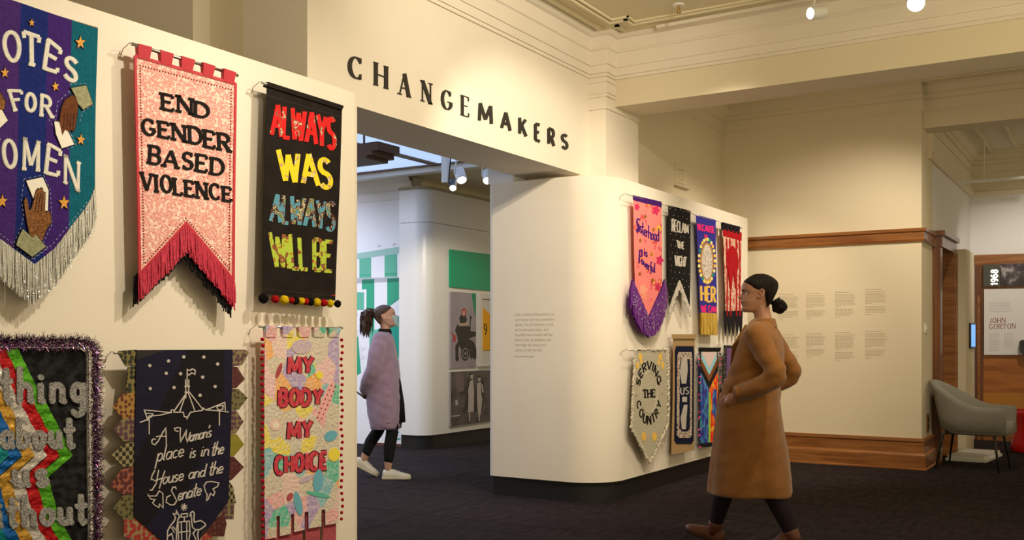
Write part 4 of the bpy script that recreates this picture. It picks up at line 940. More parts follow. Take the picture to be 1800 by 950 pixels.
for x in (1277, 1283, 1294, 1300):
    mb = MB(); ribbon(mb, [(x, 420), (x+1, 470), (x, 545), (x+1, 556)], 2.0, R4, .0006, .004); mb.build('wool_strand', M_cr, c4)
for x in (1275, 1282, 1289, 1296, 1302):
    poly([(x-4, 548), (x+4, 546), (x+2.5, 575), (x, 592), (x-2.5, 572)], R4, mat('black felt', (.012, .010, .016), .9), c4, 'felt_point', (-.004, .001))
tabs(c4, [((1269+k*6.6, 391+k*1.7), (1273.6+k*6.6, 392.2+k*1.7), (1273.2+k*6.6, 405+k*1.7), (1269.4+k*6.6, 404+k*1.7)) for k in range(5)], R4, mat('black felt', 0))
small_hang(c4, (1264, 391), (1305, 401))
# --- serving the country
R5 = bmap(YB, .003, 11)
c5 = banner('fabric_banner', 'cream woven banner reading SERVING THE COUNTRY with golden leaves and pointed end', (1141, 815))
M_wv = mat('oatmeal weave', (.50, .46, .34), .95, pat=('checker', 70, [(.4, (.40, .36, .25)), (.6, (.60, .56, .44))], 'LINEAR', .02), bump=(120, .8))
cloth([(1119, 615), (1171, 616)], [(1110, 752), (1141.6, 810), (1173, 742)], R5, M_wv, c5, 'woven_panel', nu=8, nv=18)
small_hang(c5, (1104, 615), (1174, 616))
M_sh = mat('shaggy cream wool', (.66, .60, .48), 1, bump=(150, 1))
mb = MB(); RR = random.Random(2)
for pth in ([(1117, 614), (1173, 615)], [(1117, 614), (1109, 752)], [(1109, 752), (1141.6, 814)], [(1141.6, 814), (1174.5, 744)], [(1174.5, 744), (1173, 615)]):
    for x, y in resample(pth, 2.2):
        p = R5(x+RR.uniform(-1, 1), y+RR.uniform(-1, 1), .003); mb.sphere(p, .011*RR.uniform(.6, 1.4), 6, 4)
mb.build('shaggy_edge', M_sh, c5, kind='stuff')
def ovalmap(cx, cy, rx, ry, a0, a1, h):
    def f(u, v):
        a = math.radians(a0+(a1-a0)*u); s = 1+h*v
        return (cx+rx*s*math.cos(a), cy+ry*s*math.sin(a))
    return f
word('SERVING', None, 1.9, R5, M_blk, c5, gap=.3, arc=ovalmap(1140.5, 688, 15.5, 38, 193, 345, .40), one=True, name='lettering')
def oval2(u, v):
    a = math.radians(165-150*u); s = 1.40-.40*v; return (1141+15.5*s*math.cos(a), 694+38*s*math.sin(a))
word('COUNTRY', None, 1.9, R5, M_blk, c5, gap=.3, arc=oval2, one=True, name='lettering')
word('THE', ((1131, 686), (1150.5, 685), (1151, 698), (1132, 700)), 2.1, R5, M_blk, c5, gap=.25, serif=2, one=True, name='lettering')
mb = MB(); ribbon(mb, ell(1140.5, 690, 14.2, 36)+[(1154.7, 690)], 1.2, R5, .0005, .003); mb.build('oval_cord', M_sh, c5)
for x, y, rx, ry in ((1126, 628, 3, 7), (1121, 643, 2.5, 7), (1160, 628, 3, 7), (1164, 643, 2.5, 7), (1132, 768, 4, 8), (1150, 768, 4, 8), (1127, 636, 2, 5), (1157, 638, 2, 5)):
    poly(ell(x, y, rx, ry, 10), R5, M_yel, c5, 'golden_leaf', (.0005, .003))
dotsmb([(1119, 696), (1163.5, 693)], .005, R5, M_blk, c5, 'black_dots')
# --- long woven navy
R6 = bmap(YB-.01, .003, 12)
c6 = banner('fabric_banner', 'tall hessian banner with navy blue border and speckled woven figure', (1201, 800))
M_hes = mat('hessian', (.42, .27, .12), .95, pat=('checker', 90, [(.4, (.35, .21, .09)), (.6, (.52, .36, .18))], 'LINEAR', .02), bump=(160, .8))
cloth([(1184, 592), (1221, 592)], [(1181, 800), (1220, 792)], R6, M_hes, c6, 'hessian_panel', nu=6, nv=16)
M_nav = mat('navy wool', (.008, .010, .035), .95, bump=(140, 1)); M_spk = mat('speckled wool', (.6, .5, .4), .95, pat=('voronoi', 130, [(0, (.65, .55, .42)), (.5, (.02, .015, .03)), (.75, (.55, .30, .32)), (.88, (.75, .66, .5))], 'CONSTANT', 0), bump=(130, 1))
rr6 = lambda g: [(1188+g, 609+g*3), (1218-g, 609+g*3), (1219-g, 618+g*3), (1218-g, 775-g*3), (1214-g, 781-g*3), (1189+g, 781-g*3), (1185+g, 775-g*3), (1186+g, 618+g*3)]
poly(rr6(0), R6, M_nav, c6, 'navy_border', (.0004, .005)); poly(rr6(3.5), R6, M_spk, c6, 'speckled_ring', (.0004, .007)); poly(rr6(7.5), R6, M_nav, c6, 'navy_centre', (.0004, .009))
M_cw = mat('pale grey wool', (.55, .50, .45), .95, bump=(140, 1))
poly([(1196, 632), (1206, 630), (1207, 650), (1204, 675), (1196, 675), (1193, 655)], R6, M_cw, c6, 'woven_figure', (.001, .011))
word('US', ((1194, 682), (1208, 681), (1208, 693), (1194, 694)), 1.5, R6, M_cw, c6, gap=.3, one=True, name='lettering', lay=(.001, .012))
poly([(1197, 698), (1205, 698), (1205, 707), (1197, 707)], R6, M_cw, c6, 'woven_figure', (.001, .011)); poly([(1200, 712), (1206, 712), (1204, 735), (1203, 755), (1196, 755), (1194, 735)], R6, M_cw, c6, 'woven_figure', (.001, .011))
mb = MB(); ribbon(mb, [(1183, 592), (1222, 592)], 8, R6, -.012, .012); mb.build('rod_sleeve', M_hes, c6)
# support of the hessian banner
q = PY(1190, 594, YB-.01); MB().box((q.x, YB, q.z-.01), (q.x+.01, YW-.001, q.z)).box((q.x+.12, YB, q.z-.01), (q.x+.13, YW-.001, q.z)).build('bracket', M_metal, c6)
# --- chevron banner
R7 = bmap(YB, .003, 13)
c7 = banner('fabric_banner', 'rainbow patchwork banner with black and pink tasselled edges and chevron top', (1245, 790))
chev = [(.70, .55, .55), (.30, .60, .72), (.22, .07, .02), (.015, .012, .012)]
cloth([(1230, 618), (1262, 619)], [(1231, 783), (1257, 782)], R7, mat('blue and green patchwork', (.02, .05, .3), .85, pat=('noise', (18, 18, 10), [(.35, (.05, .03, .22)), (.45, (.02, .08, .40)), (.52, (.10, .25, .50)), (.6, (.02, .20, .12))], 'CONSTANT', .1)), c7, 'rainbow_panel', nu=5, nv=14)
poly([(1246, 680), (1262, 655), (1262, 778), (1246, 778)], R7, mat('orange and yellow patchwork', (.8, .3, .02), .85, pat=('noise', (20, 20, 14), [(.36, (.80, .03, .02)), (.5, (.85, .22, .02)), (.6, (.85, .55, .05))], 'CONSTANT', .1)), c7, 'orange_strip', (.0004, .0016))
poly([(1245, 690), (1248.5, 690), (1248.5, 778), (1245, 778)], R7, mat('lime strip', (.35, .55, .06), .85), c7, 'lime_strip', (.0004, .0022))
for k, c in enumerate(reversed(chev)):
    d = k; yb_ = 684-d*12; wl = 1230+d*1.2; wr = 1262-d*1.2
    poly([(wl, 619), (wr, 619), (wr, 652-d*10), (1246, yb_), (wl, 652-d*10)], R7, mat('chevron %d' % k, c, .85), c7, 'chevron', (.0004, .002+.0005*d))
mb = MB(); ribbon(mb, [(1231, 783), (1256, 782)], 7, R7, .0, .004); mb.build('black_hem', M_blk, c7)
tabs(c7, [((1229.5+k*6.4, 611+.2*k), (1234+k*6.4, 611+.2*k), (1234+k*6.4, 619), (1229.5+k*6.4, 619)) for k in range(6)], R7, M_blk)
small_hang(c7, (1226, 611), (1266, 613))
RR = random.Random(8)
for side in (0, 1):
    for k in range(17 if side == 0 else 13):
        y = 622+k*10.3; x = (1228.5+RR.uniform(-1, 1)) if side == 0 else 1266+RR.uniform(-1, 1)
        p = R7(x, y, .003); a = RR.uniform(-.6, .6); mb = MB(); d = Vector((.016*math.cos(a), 0, .016*math.sin(a)))
        mb.tube([p-d, p-d*.4, p+d*.3, p+d], [.004, .007, .004, .008], 6); mb.build('tassel', mat('hot pink wool', (.85, .06, .22), .95) if k % 3 else M_blk, c7)
# --- purple one, mostly behind the walker
R8 = bmap(YB, .003, 14)
c8 = banner('fabric_banner', 'purple banner with dotted black border mostly hidden behind the walking woman', (1285, 760))
cloth([(1272, 607), (1304, 610)], [(1273, 770), (1303, 766)], R8, mat('black dotted cotton', (.02, .018, .02), .85, pat=('dots', 60, [(.2, (.6, .55, .5)), (.3, (.015, .012, .015))], 'LINEAR', 0)), c8, 'border_panel', nu=4, nv=8)
cloth([(1277, 612), (1299, 614)], [(1278, 762), (1298, 760)], R8, mat('dusty purple cotton', (.16, .08, .22), .85), c8, 'purple_panel', lay=.003, nu=4, nv=8)
small_hang(c8, (1267, 606), (1306, 609))

# ================================================================ WALL PRINT
def MXp(X):
    def M(px, py, lay):
        p = PX(px, py, X); return Vector((X-.0006-lay, p.y, p.z))
    return M
# quotation on the curved wall
quote = ["I like to think of feminism as an", "open house, sort of a community's", "abode. You all will want to visit,", "and some won't stay - but", "hopefully more women will feel", "free to take up residence and", "rearrange the house and", "continue on their own lives."]
M_ink = mat('soft grey ink', (.42, .36, .27), .9); M_ink2 = mat('dark grey ink', (.16, .13, .10), .9)
def text3d(lines, loc, right, up, size, m, parent, name, shear=0, lead=1.0, widths=None, extr=.0003):
    mb = MB()
    for i, t in enumerate(lines):
        cu = bpy.data.curves.new('t', 'FONT'); cu.body = t; cu.size = size; cu.shear = shear; cu.resolution_u = 2
        ob = bpy.data.objects.new('t', cu); C.objects.link(ob); dg = bpy.context.evaluated_depsgraph_get(); dg.update()
        me = bpy.data.meshes.new_from_object(ob.evaluated_get(dg))
        W_ = max((v.co.x for v in me.vertices), default=1); k = (widths[i]/W_) if widths else 1
        R_ = Vector(right); U_ = Vector(up); n_ = R_.cross(U_)
        vs = [Vector(loc)+R_*(v.co.x*k)+U_*(v.co.y-i*size*lead)+n_*extr for v in me.vertices]
        mb.add(vs, [tuple(p.vertices) for p in me.polygons])
        bpy.data.objects.remove(ob); bpy.data.curves.remove(cu); bpy.data.meshes.remove(me)
    return mb.build(name, m, parent, kind='stuff')
qa = PX(905, 556, 7.08); qb = PX(974, 556, 7.08)
ql = thing('wall_text', 'small grey quotation printed on the curved white wall', 'text', (7.08, qa.y, qa.z))
frac = [1.0, 1.02, .99, .86, .97, .92, .79, .70]; wq = abs(qb.y-qa.y)
lh = (PX(905, 556, 7.08).z-PX(905, 618, 7.08).z)/7
text3d(quote, (7.0795, qa.y, qa.z), (0, -1, 0), (0, 0, 1), .036, M_ink, ql, 'print', .25, lh/.036, [wq*f for f in frac])
text3d(["Excerpt from the opening talk"], (7.0795, qa.y, PX(905, 628, 7.08).z), (0, -1, 0), (0, 0, 1), .016, M_ink2, ql, 'print', .1, 1, [wq*.5])
ql.name = 'wall_text'
# paragraphs on the back wall
MB10 = MXp(10.72)
RR = random.Random(12); M_ink3 = mat('pale grey print', (.50, .43, .31), .9)
for ci, (xa, xb) in enumerate(((1368, 1405), (1417, 1453), (1468, 1504), (1521, 1560))):
    for row, (ya, hdr) in enumerate(((518, 1), (589, 1))):
        y0 = ya-ci*2+(4 if row == 0 else 0)*0-(3 if ci == 3 and row == 0 else 0)
        t = thing('wall_text', 'pale printed text block on the back wall, %s row, %s column from the left' % (('upper', 'lower')[row], ('first', 'second', 'third', 'fourth')[ci]), 'text', PX(xa, y0, 10.72), 'text blocks on the back wall')
        mb = MB(); y = y0; n1 = 8 if row == 0 else (8, 7, 10, 9)[ci]
        lines = [(.75, 4.2)]+[(RR.uniform(.85, 1), 2.55) for _ in range(n1)]+[(.3, 5.5)]+[(RR.uniform(.8, 1), 2.55) for _ in range(4)]+[(RR.uniform(.6, .9), 4.2), (.25, 2.5)]
        for fw_, dy in lines:
            x = xa
            end = xa+(xb-xa)*fw_
            while x < end-1:
                L_ = min(RR.uniform(3, 9), end-x); ribbon(mb, [(x, y), (x+L_, y)], 1.0, MB10, 0, .0004, step=50); x += L_+.9
            y += dy
        mb.build('print', M_ink3, t, kind='stuff')
# vent plate with emblem high on the side wall
vt = thing('wall_plate', 'small cream square vent plate high on the wall above the banners', 'vent', PY(1187, 330, YF))
def MV(px, py, lay): p = PY(px, py, YF); return Vector((p.x, YF-lay, p.z))
poly([(1186, 287), (1206, 293), (1206, 334), (1186, 328)], MV, M_wall2, vt, 'plate', (-.01, .012))
mb = MB(); ribbon(mb, [(1184.5, 327), (1207, 334)], 1.4, MV, .0, .03); mb.build('lower_lip', mat('olive trim', 0), vt)  # projecting lower lip in the same olive
mb = MB(); M_emb = mat('plate relief', (.50, .42, .27), .8)
for k in range(8):
    a = k*math.pi/4; mb.sphere(MV(1195.5+4*math.cos(a), 311+6*math.sin(a), .014), .006, 6, 4)
mb.build('emblem', M_emb, vt, kind='stuff'); mb = MB(); ribbon(mb, [(1190, 298), (1201, 301)], 1.3, MV, .011, .016); ribbon(mb, [(1189, 322), (1201, 325)], 1.0, MV, .011, .014); mb.build('emblem_bar', M_emb, vt)
# switch and outlet on the return of the back wall
def MR_(px, py, lay): p = PY(px, py, 1.78); return Vector((p.x, 1.779-lay, p.z))
sw = thing('light_switch', 'small white light switch on the wall return beside the dark doorway', 'switch', PY(1627, 585, 1.78))
poly([(1625, 569), (1629, 570), (1629, 586), (1625, 585)], MR_, M_white, sw, 'plate', (-.004, .006)); poly([(1626.3, 574), (1627.7, 574), (1627.7, 580), (1626.3, 580)], MR_, M_wall2, sw, 'rocker', (.004, .012))
ot = thing('power_outlet', 'brass power outlet low on the wall return behind the grey chair', 'outlet', PY(1630, 760, 1.78))
poly([(1628, 728), (1633, 726), (1633, 758), (1628, 761)], MR_, M_brass, ot, 'plate', (-.004, .006)); poly([(1629.5, 734), (1631.8, 733), (1631.8, 742), (1629.5, 743)], MR_, M_blackp, ot, 'socket', (.004, .008)); poly([(1629.5, 746), (1631.8, 745), (1631.8, 754), (1629.5, 755)], MR_, M_blackp, ot, 'socket', (.004, .008))

# ================================================================ CEILING FITTINGS
M_lens = mat('lit lamp lens', (1, 1, 1), .4, emit=((1, .94, .84), 2.5))
def fixture(label, p, aim, r=.05, L_=.13, name='track_spotlight', body=M_white, ceil=None, group=None, lens=M_lens):
    t = thing(name, label, 'spotlight', (p[0], p[1], ceil), group); p = Vector(p); d = (Vector(aim)-p).normalized()
    MB().tube([p-d*L_*.5, p-d*L_*.45, p+d*L_*.45, p+d*L_*.5], [r*.75, r, r, r*.97], 20).build('lamp_body', body, t, smooth=False)
    MB().tube([p+d*L_*.5, p+d*(L_*.5+.004)], r*.86, 20).build('lens', lens, t)
    MB().tube([p+d*L_*.5, p+d*(L_*.5+.008)], r*.9, 20, False).build('rim', body, t)
    s = d.cross(Vector((0, 0, 1))).normalized()*(r+.004)
    MB().tube([p+s, p+s+Vector((0, 0, .05)), Vector((p.x, p.y, ceil-.05))], .007, 8).build('yoke', body, t)
    MB().box((p.x-.022, p.y-.05, ceil-.055), (p.x+.022, p.y+.05, ceil)).build('adapter', body, t)
    return t
# main track along the beam
tr = MB().box((7.46, -4, ZC-.05), (7.53, 3.25, ZC-.024)).build('ceiling_track', M_wall); tag(tr, 'pale straight lighting track on the ceiling beside the beam', 'track')
def on_d(px, py, X): return PX(px, py, X)
a = on_d(1437, 22, 7.2); fixture('small white spotlight hanging near the middle of the beam', (a.x, a.y, a.z), Vector((a.x, a.y, a.z))+RD(-1, -.45)+Vector((0,0,-.25)), .045, .12, ceil=ZC-.03)
a = on_d(1612, 0, 7.0); fixture('larger white spotlight cut by the top edge at the right', (a.x, a.y, a.z+.01), Vector((a.x, a.y, a.z))+RD(-.45, -.8)+Vector((0,0,-.8)), .062, .14, ceil=ZC-.0)
sp = thing('fire_sprinkler', 'small sprinkler head on the ceiling near the cornice corner', 'sprinkler', PZ(1193, 8, ZC)); q = sp.location
MB().tube([(q.x, q.y, ZC-.012), (q.x, q.y, ZC)], .045, 16).build('escutcheon', M_white, sp); MB().tube([(q.x, q.y, ZC-.012), (q.x, q.y, ZC-.06)], .012, 8).tube([(q.x, q.y, ZC-.06), (q.x, q.y, ZC-.066)], .02, 10).build('nozzle', M_brass, sp)
# inner gallery lights
def inD(px, py, dd):
    r = (px-900)/FPX*dd; p = RD(r, dd); p.z = CAMZ+(HY-py)/FPX*dd; return p
for lab, px, py, dd, aim, r, bd in (('white spotlight with lit lens, right of the pair in the inner gallery', 809, 308, 9.6, RD(.25, -.6)+Vector((0, 0, -.8)), .052, M_white), ('black ended small spotlight hanging lowest in the inner gallery', 796, 325, 9.4, RD(.05, -.7)+Vector((0, 0, -.5)), .035, M_blackp), ('white spotlight partly hidden by the pale pier', 857, 310, 9.3, RD(.0, -.6)+Vector((0, 0, -.6)), .045, M_white)):
    p = inD(px, py, dd); fixture(lab, p, p+Vector(aim), r, .13, body=bd, ceil=3.3)
p = inD(783, 312, 9.8); t = thing('track_power_box', 'tall narrow white box hanging beside the inner spotlights', 'fitting', (p.x, p.y, 3.3)); MB().box((p.x-.02, p.y-.035, p.z-.05), (p.x+.02, p.y+.035, 3.3)).build('housing', M_white, t); MB().box((p.x-.03, p.y-.06, 3.28), (p.x+.03, p.y+.06, 3.3)).build('adapter', M_white, t)
q = PZ(775, 303, 3.3); sp = thing('fire_sprinkler', 'tiny sprinkler head on the inner gallery ceiling', 'sprinkler', q); MB().tube([(q.x, q.y, 3.29), (q.x, q.y, 3.3)], .03, 12).build('escutcheon', M_brass, sp); MB().tube([(q.x, q.y, 3.25), (q.x, q.y, 3.29)], .009, 8).build('nozzle', M_brass, sp)
# stepped brown lantern frame hanging under the skylight
q = inD(640, 262, 8.6); hl = thing('hanging_light_frame', 'stepped brown timber lantern frame under the skylight behind the left wall', 'lamp', (q.x, q.y, 3.3))
def stepbox(i, px, y0, y1, m, nm):
    a = inD(px, y0, 8.6); b = inD(px, y1, 8.6); MB().box((a.x-.02, a.y, a.z), (a.x+.28, a.y+.75, b.z)).build(nm, m, hl)
M_lan = mat('brown lantern timber', (.10, .045, .018), .6)
stepbox(0, 667, 249, 264, M_lan, 'upper_tier'); stepbox(1, 657, 264, 273, M_lan, 'middle_tier'); stepbox(2, 646, 273, 279, M_lan, 'lower_tier')
MB().tube([(q.x, q.y, 3.3), (q.x, q.y, 3.0)], .01, 6).build('hanging_stem', M_lan, hl)

# ================================================================ INNER GALLERY PICTURES
YI = 7.1
def MI(px, py, lay): p = PY(px, py, YI); return Vector((p.x, YI-.0005-lay, p.z))
g = thing('picture_panel', 'plain bright green panel high on the inner gallery wall', 'panel', PY(789, 505, YI)); poly([(789, 439), (875, 450), (875, 513), (789, 505)], MI, mat('bright green panel', (.0, .36, .17), .5), g, 'panel', (0, .03))
g = thing('picture_panel', 'photo panel of a person in a black power wheelchair', 'picture', PY(789, 647, YI))
poly([(789, 513), (834, 516), (834, 646), (789, 648)], MI, mat('grey photo edge', (.4, .38, .38), .6), g, 'board', (0, .024))
poly([(789.5, 513.5), (833.5, 516.5), (833.5, 645.5), (789.5, 647.5)], MI, mat('mauve photo backdrop', (.30, .24, .29), .5, pat=('noise', 1.2, [(.4, (.28, .22, .28)), (.6, (.36, .33, .34))], 'LINEAR', 0)), g, 'photo_print', (.024, .025))
poly([(826, 516), (833.5, 516.5), (833.5, 560), (829, 540)], MI, mat('green photo corner', (.0, .26, .12), .5), g, 'photo_print', (.024, .0254))
def shape(pts, m, g, lay=.026): poly(pts, MI, m, g, 'photo_print', (.024, lay))
mk = mat('photo black', (.012, .010, .012), .5); msk = mat('photo skin', (.55, .34, .25), .5); mhr = mat('photo red', (.45, .04, .05), .5); mgr = mat('photo grey', (.30, .29, .29), .5)
def K8(x, y): return (780+x/6.78, 500+y/6.78)
for pts, m, l in (([(115, 550), (145, 470), (160, 500), (290, 500), (290, 390), (300, 370), (318, 405), (303, 420), (300, 560), (365, 570), (362, 620), (280, 650), (340, 690), (368, 770), (368, 880), (330, 870), (310, 900), (290, 860), (285, 780), (190, 780), (160, 730), (150, 910), (120, 905), (118, 740), (150, 680), (140, 620)], mk, .0256),
                  ([(165, 400), (190, 360), (240, 380), (258, 420), (240, 460), (175, 465)], mk, .0262), ([(195, 300), (225, 285), (250, 310), (250, 370), (235, 385), (195, 380), (190, 340)], mhr, .0259), ([(203, 320), (232, 312), (236, 350), (222, 380), (200, 375)], msk, .0265), ([(158, 450), (175, 470), (250, 465), (268, 430), (275, 480), (170, 500)], msk, .0268), ([(65, 560), (95, 600), (120, 610), (128, 680), (80, 690), (90, 630)], mhr, .0261)):
    shape([K8(*p) for p in pts], m, g, l)
cx, cy = K8(235, 825); shape(ell(cx, cy, 7.2, 13), mk, g, .0270); shape(ell(cx, cy, 5, 9.5), mgr, g, .0273); shape(ell(cx, cy, 4, 8), mk, g, .0276); shape(ell(cx, cy, 1.4, 3), mgr, g, .0279)
shape(ell(*K8(140, 885), 3, 5), mk, g, .027); shape(ell(*K8(345, 830), 3, 10), mk, g, .0272)
g = thing('framed_jersey', 'white framed case with a yellow number 9 top', 'frame', PY(838, 640, YI))
poly([(837, 516), (880, 520), (880, 641), (837, 645)], MI, mat('white frame', (.72, .68, .6), .5), g, 'frame', (0, .05)); poly([(842, 523), (876, 526), (876, 636), (842, 638)], MI, mat('case back', (.66, .62, .56), .6), g, 'backing', (.045, .051)); mb = MB(); ribbon(mb, [(842, 526.5), (876, 529)], 1.2, MI, .045, .056); mb.build('mount_bar', mk, g)
poly([(842.5, 541), (850, 549), (856, 553), (870, 541), (870, 617), (842.5, 616)], MI, mat('yellow sports cloth', (.85, .42, .03), .8, bump=(20, .4)), g, 'jersey', (.05, .06))
word('9', ((844, 570), (848.5, 570), (848.5, 588), (844, 588)), 1.5, MI, mat('dark green number', (.04, .05, .02), .8), g, one=True, name='number', lay=(.06, .061))
g = thing('picture_panel', 'monochrome photo panel of two women walking arm in arm', 'picture', PY(789, 750, YI))
poly([(789, 654), (875, 650), (875, 738), (789, 751)], MI, mat('grey photo edge', 0), g, 'board', (0, .024)); poly([(789.5, 654.5), (874.5, 650.5), (874.5, 737.5), (789.5, 750.5)], MI, mat('sepia photo', (.07, .055, .055), .5, pat=('noise', 4, [(.4, (.04, .03, .03)), (.55, (.12, .09, .095)), (.68, (.07, .06, .06))], 'LINEAR', .1)), g, 'photo_print', (.024, .025))
def K9(x, y): return (780+x/5.94, 640+y/5.94)
ms1 = mat('sepia light', (.50, .43, .40), .5); ms2 = mat('sepia dark', (.018, .014, .015), .5); ms3 = mat('sepia mid', (.16, .11, .115), .5)
for pts, m, l in (([(105, 100), (185, 95), (195, 280), (130, 300), (105, 200)], ms3, .0254), ([(235, 170), (265, 160), (300, 170), (310, 300), (330, 500), (240, 500), (205, 460), (230, 300)], ms2, .0258), ([(330, 190), (400, 180), (405, 300), (380, 500), (335, 520), (315, 320)], ms2, .0259), ([(255, 180), (290, 165), (300, 300), (295, 500), (235, 505), (240, 330), (235, 285)], ms1, .0262), ([(330, 200), (370, 190), (372, 300), (385, 370), (370, 525), (340, 525), (328, 370)], ms1, .0263),
                  ([(262, 108), (285, 105), (287, 150), (265, 160)], ms1, .0265), ([(340, 140), (365, 140), (366, 180), (345, 185)], ms1, .0265), ([(252, 95), (285, 92), (285, 110), (262, 118), (255, 135)], ms2, .0268), ([(330, 125), (365, 122), (366, 142), (340, 146)], ms2, .0268), ([(245, 505), (258, 505), (258, 600), (248, 600)], ms1, .0262), ([(345, 525), (360, 525), (358, 600), (348, 600)], ms1, .0262), ([(375, 200), (392, 230), (398, 300), (382, 300)], ms1, .0264), ([(60, 545), (150, 530), (150, 545), (75, 552)], ms1, .0256), ([(105, 380), (125, 375), (130, 430), (105, 430)], ms1, .0256)):
    shape([K9(*p) for p in pts], m, g, l)
# mural on the far wall
XM = 9.72
def MM(px, py, lay): p = PX(px, py, XM); return Vector((XM-.0006-lay, p.y, p.z))
mu = thing('wall_mural', 'green and white mural of a striped building front on the inner gallery wall', 'mural', PX(629, 780, XM))
gm = [mat('mural green %d' % i, c, .6) for i, c in enumerate(((.10, .42, .27), (.02, .34, .18), (.0, .17, .10), (.30, .50, .42), (.0, .30, .20)))]
mwh = mat('mural white', (.70, .68, .72), .6); mgy = mat('mural grey', (.42, .42, .42), .6)
def K10(x, y): return (620+x/6.78, 420+y/6.78)
def mp(pts, m, l=.001): poly([K10(*p) for p in pts], MM, m, mu, 'painted_shape', (0, l))
mp([(60-200, 205), (675, 75), (675, 165), (530, 180), (60-200, 270)], gm[3], .0008)
mp([(80, 240), (220, 222), (220, 465), (80, 470)], gm[0]); mp([(-80, 250), (0, 245), (0, 470), (-80, 470)], gm[0]); mp([(380, 200), (530, 182), (530, 455), (380, 460)], gm[0]); mp([(570, 232), (675, 222), (675, 450), (570, 450)], gm[3])
mp([(80, 428), (220, 425), (220, 437), (80, 440)], gm[1], .0016); mp([(385, 412), (530, 408), (530, 424), (385, 432)], gm[1], .0016)
mp([(-100, 470), (560, 460), (560, 510), (-100, 540)], mgy, .0012); mp([(110, 485), (258, 480), (258, 1100), (165, 1100), (165, 600), (110, 605)], gm[1], .0016); mp([(412, 472), (556, 467), (556, 705), (480, 760), (412, 800)], gm[1], .0016)
mp([(110, 488), (258, 483), (258, 530), (110, 536)], gm[2], .002); mp([(412, 474), (556, 469), (556, 512), (412, 522)], gm[2], .002)
mp([(-60, 635), (135, 640), (135, 850), (-60, 850)], gm[0], .0014); mp([(555, 480), (675, 475), (675, 605), (590, 670), (560, 690)], gm[3], .0012); mp([(420, 800), (675, 612), (675, 628), (430, 812)], gm[4], .002); mp([(580, 482), (675, 480), (675, 496), (585, 500)], gm[0], .0018)
mp([(300, 1080), (560, 925), (675, 905), (675, 1500), (560, 1600), (300, 1620), (200, 1300)], gm[4], .0012); mp([(-60, 850), (60, 1100), (100, 1600), (-60, 1700)], gm[1], .0011); mp([(200, 1100), (300, 1080), (330, 1500), (200, 1600)], gm[0], .0013)
RR = random.Random(21)
for k in range(9):
    x, y = RR.uniform(0, 120), RR.uniform(880, 1600); poly([K10(x+RR.uniform(18, 40)*math.cos(i), y+RR.uniform(20, 60)*math.sin(i)) for i in [j*.785 for j in range(8)]], MM, mwh if k % 2 else gm[3], mu, 'painted_shape', (0, .0022+.0001*k))
mp([(270, 1480), (675, 1380), (675, 1440), (270, 1530)], gm[3], .002)
mb = MB()
K11 = lambda x, y: (620+x/4.32, 640+y/4.32)
for i, p in enumerate(([(330, 520), (315, 560), (305, 632), (355, 628)], [(320, 575), (360, 570)], [(318, 525), (360, 520)], [(415, 150), (408, 260), (425, 330), (440, 350)], [(400, 440), (395, 530), (378, 620)], [(370, 470), (400, 440), (435, 450)], [(440, 160), (420, 200), (430, 300)])):
    ribbon(mb, [K11(*q_) for q_ in p], 2.2, MM, 0, .002+.0002*i, rnd=True)
mb.build('brush_lettering', gm[4], mu)
for i, (x, y) in enumerate(((320, 85), (500, 65))):
    mb = MB(); ribbon(mb, [K10(x-20, y+10), K10(x, y-8), K10(x+22, y+12)], 1.3, MM, 0, .001); ribbon(mb, [K10(x-4, y-4), K10(x-18, y+20)], 1.1, MM, 0, .0012); mb.build('painted_bird', mgy, mu)
MB().box((9.69, 7.5, 0), (9.72, 8.1, .03)).build('trim_18', mat('brown floor strip', (.12, .03, .02), .6)); struct(bpy.data.objects['trim_18'])

# ================================================================ FAR PASSAGE
XE = 14.4
def ME(px, py, lay): p = PX(px, py, XE); return Vector((XE-.0006-lay, p.y, p.z))
dw = thing('display_bay', 'wooden display bay with an information panel at the far end', 'display', PX(1760, 775, XE))
def bxE(pts, m, nm, l, parent=dw): return poly(pts, ME, m, parent, nm, (0 if parent is dw else l-.02, l))
bxE([(1713, 449), (1880, 444), (1880, 463), (1713, 467)], M_wood, 'head', .03); bxE([(1714, 467), (1729, 466), (1729, 776), (1714, 775)], M_woodd, 'jamb', .025); bxE([(1719, 520), (1723, 520), (1723, 775), (1719, 775)], M_wood, 'jamb_bead', .03); bxE([(1729, 505), (1880, 501), (1880, 508), (1729, 511)], M_wood, 'rail', .025)
bxE([(1729, 624), (1880, 624), (1880, 692), (1729, 691)], mat('figured veneer', (.42, .15, .03), .35, var=((.24, .07, .015), (2, 1.2, 9), .9), coat=.3), 'veneer_panel', .02); bxE([(1729, 691), (1880, 692), (1880, 746), (1729, 744)], mat('orange panel', (.42, .17, .02), .6), 'orange_panel', .02); bxE([(1729, 744), (1880, 746), (1880, 750), (1729, 748)], M_woodd, 'rail', .03); bxE([(1729, 748), (1880, 750), (1880, 778), (1729, 775)], M_wood, 'plinth', .03)
ip = thing('information_panel', 'white information panel reading JOHN GORTON in the far display bay', 'panel', PX(1731, 624, XE)); bxE([(1731, 509), (1880, 507), (1880, 624), (1731, 624)], mat('white panel', (.74, .72, .70), .5), 'board', .07, ip)
def ME2(px, py, lay): p = PX(px, py, XE-.07); return Vector((XE-.0705-lay, p.y, p.z))
M_rt = mat('maroon print', (.25, .04, .03), .8)
